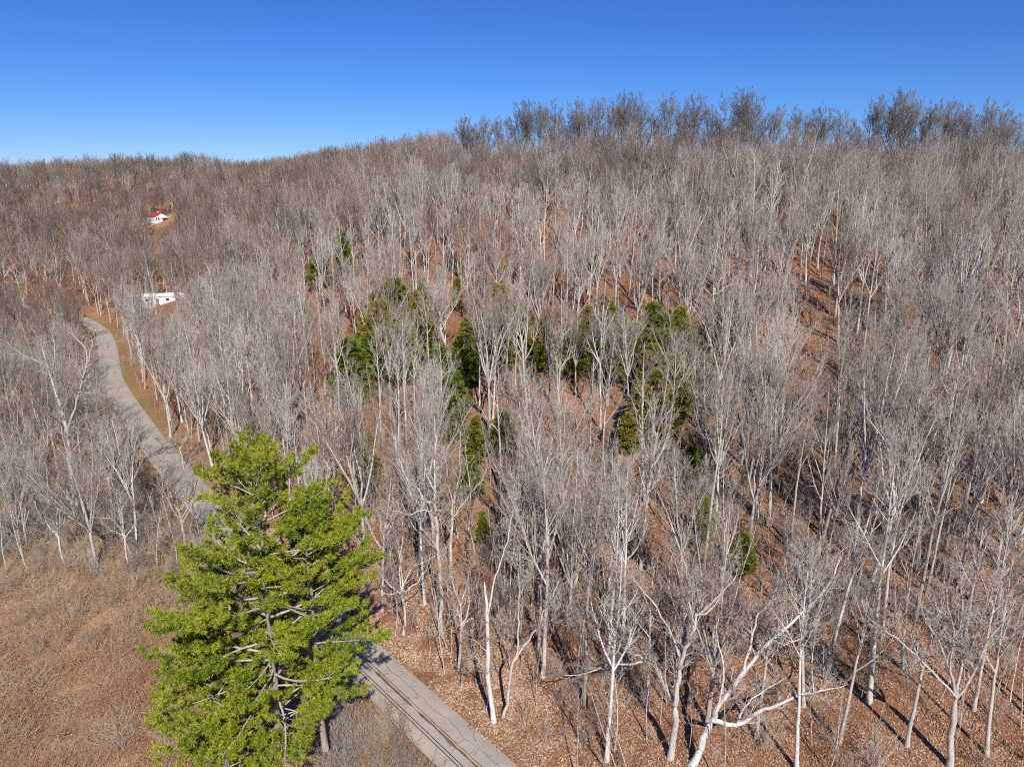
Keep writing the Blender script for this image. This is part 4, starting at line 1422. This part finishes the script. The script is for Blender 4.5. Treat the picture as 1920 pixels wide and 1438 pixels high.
# brambles and dead grass of the field at the lower left
def grow_bramble(seed, n, H):
    r_ = np.random.default_rng(seed)
    B = Branches()
    for k in range(n):
        az, sp = r_.uniform(0, 6.28), r_.uniform(.3, 1.4)
        v = unit(np.array([math.cos(az) * sp, math.sin(az) * sp, 1]))
        q, rr = limb((r_.normal() * .5, r_.normal() * .5, -.05), v, H * r_.uniform(.6, 1.5), 5, r_, .13, -.17, .012, .004)
        B.add(q, rr)
    return B.arrays(lambda r: 3)
brm = [mesh_from('bramble', *grow_bramble(211, 100, 1.0), ['stem_red']), mesh_from('bramble', *grow_bramble(212, 90, 1.15), ['stem_straw']),
       mesh_from('bramble', *grow_bramble(213, 100, .8), ['stem_red'])]
def keep_brm(a, b_, r, sdd, y):
    m = (sdd < -3.6) & (r > 3.4) & ~((a > 470) & (a < 700) & (b_ > 1290) & (rng.random(len(a)) < .6))
    m &= rng.random(len(a)) < np.clip(.62 + .6 * np.sin(a * .031 + 2 * np.sin(b_ * .023)) * np.sin(b_ * .041 + 1.0), .12, 1)
    return m & ((b_ > 930) & (rng.random(len(a)) < np.where((a < 560) & (b_ > 1060), 1.0, .35)))
x, y, z, a, b_ = field_points(16000, 40, 105, keep_brm)
n = len(x)
hs = rng.uniform(.6, 1.3, n) * (1.05 + .75 * np.sin(x * .55 + 1.3 * np.sin(y * .4)) * np.sin(y * .62 + .5))
pt_ = np.where(rng.random(n) < np.clip((b_ - 1020) / 260, .12, .8), rng.choice([0, 2], n), 1)
scatter('bramble_thicket', np.stack([x, y, z], 1), slope_rot(x, y, rng.uniform(0, 6.28, n)), np.stack([hs, hs, hs], 1), pt_, brm,
        'tan and rust brambles and dead grass matting the field at the lower left', 'brambles')
print('brambles', n)
# fallen leaves
def leaf_patch(seed, n, rad):
    r_ = np.random.default_rng(seed)
    az, rr = r_.uniform(0, 6.28, n), rad * np.sqrt(r_.random(n))
    C = np.stack([rr * np.cos(az), rr * np.sin(az), r_.uniform(.01, .07, n)], 1)
    u = r_.normal(size=(n, 3)) * [1, 1, .35]
    u /= np.linalg.norm(u, axis=1, keepdims=True)
    v = np.cross(u, r_.normal(size=(n, 3)) * .35 + [0, 0, 1])
    v /= np.linalg.norm(v, axis=1, keepdims=True)
    l = r_.uniform(.06, .12, (n, 1))
    V = np.stack([C - u * l, C + v * l * .55 + [0, 0, .02], C + u * l, C - v * l * .55], 1).reshape(-1, 3)
    k = np.arange(n) * 4
    return V, np.concatenate([np.stack([k, k + 1, k + 2], 1), np.stack([k, k + 2, k + 3], 1)])
lfp = [mesh_from('leaf_patch', *leaf_patch(221 + i, 110, 1.5), ['litter'], smooth=False) for i in range(3)]
lfp.append(mesh_from('leaf_patch', *leaf_patch(231, 120, 1.5), ['litter_pale'], smooth=False))
def keep_lf(a, b_, r, sdd, y):
    return (r > 3.1) & ((sdd > 0) | ((rng.random(len(a)) < .35) & (r > 4.4)))
x, y, z, a, b_ = field_points(13000, 42, 135, keep_lf)
def keep_bank(a, b_, r, sdd, y):
    return (sdd > 3.0) & (r < 10.5) & (rng.random(len(a)) < np.clip((11 - r) / 6, 0, 1))
xb = field_points(7000, 42, 92, keep_bank)
nb = len(xb[0])
x, y, z, a, b_ = [np.concatenate(q) for q in zip((x, y, z, a, b_), xb)]
n = len(x)
scatter('leaf_litter', np.stack([x, y, z], 1), slope_rot(x, y, rng.uniform(0, 6.28, n)), np.stack([np.ones(n)] * 3, 1), np.concatenate([rng.integers(0, 3, n - nb), np.where(rng.random(nb) < .75, 3, 1)]), lfp,
        'rust-brown fallen leaves carpeting the forest floor and road bank', 'leaf litter')
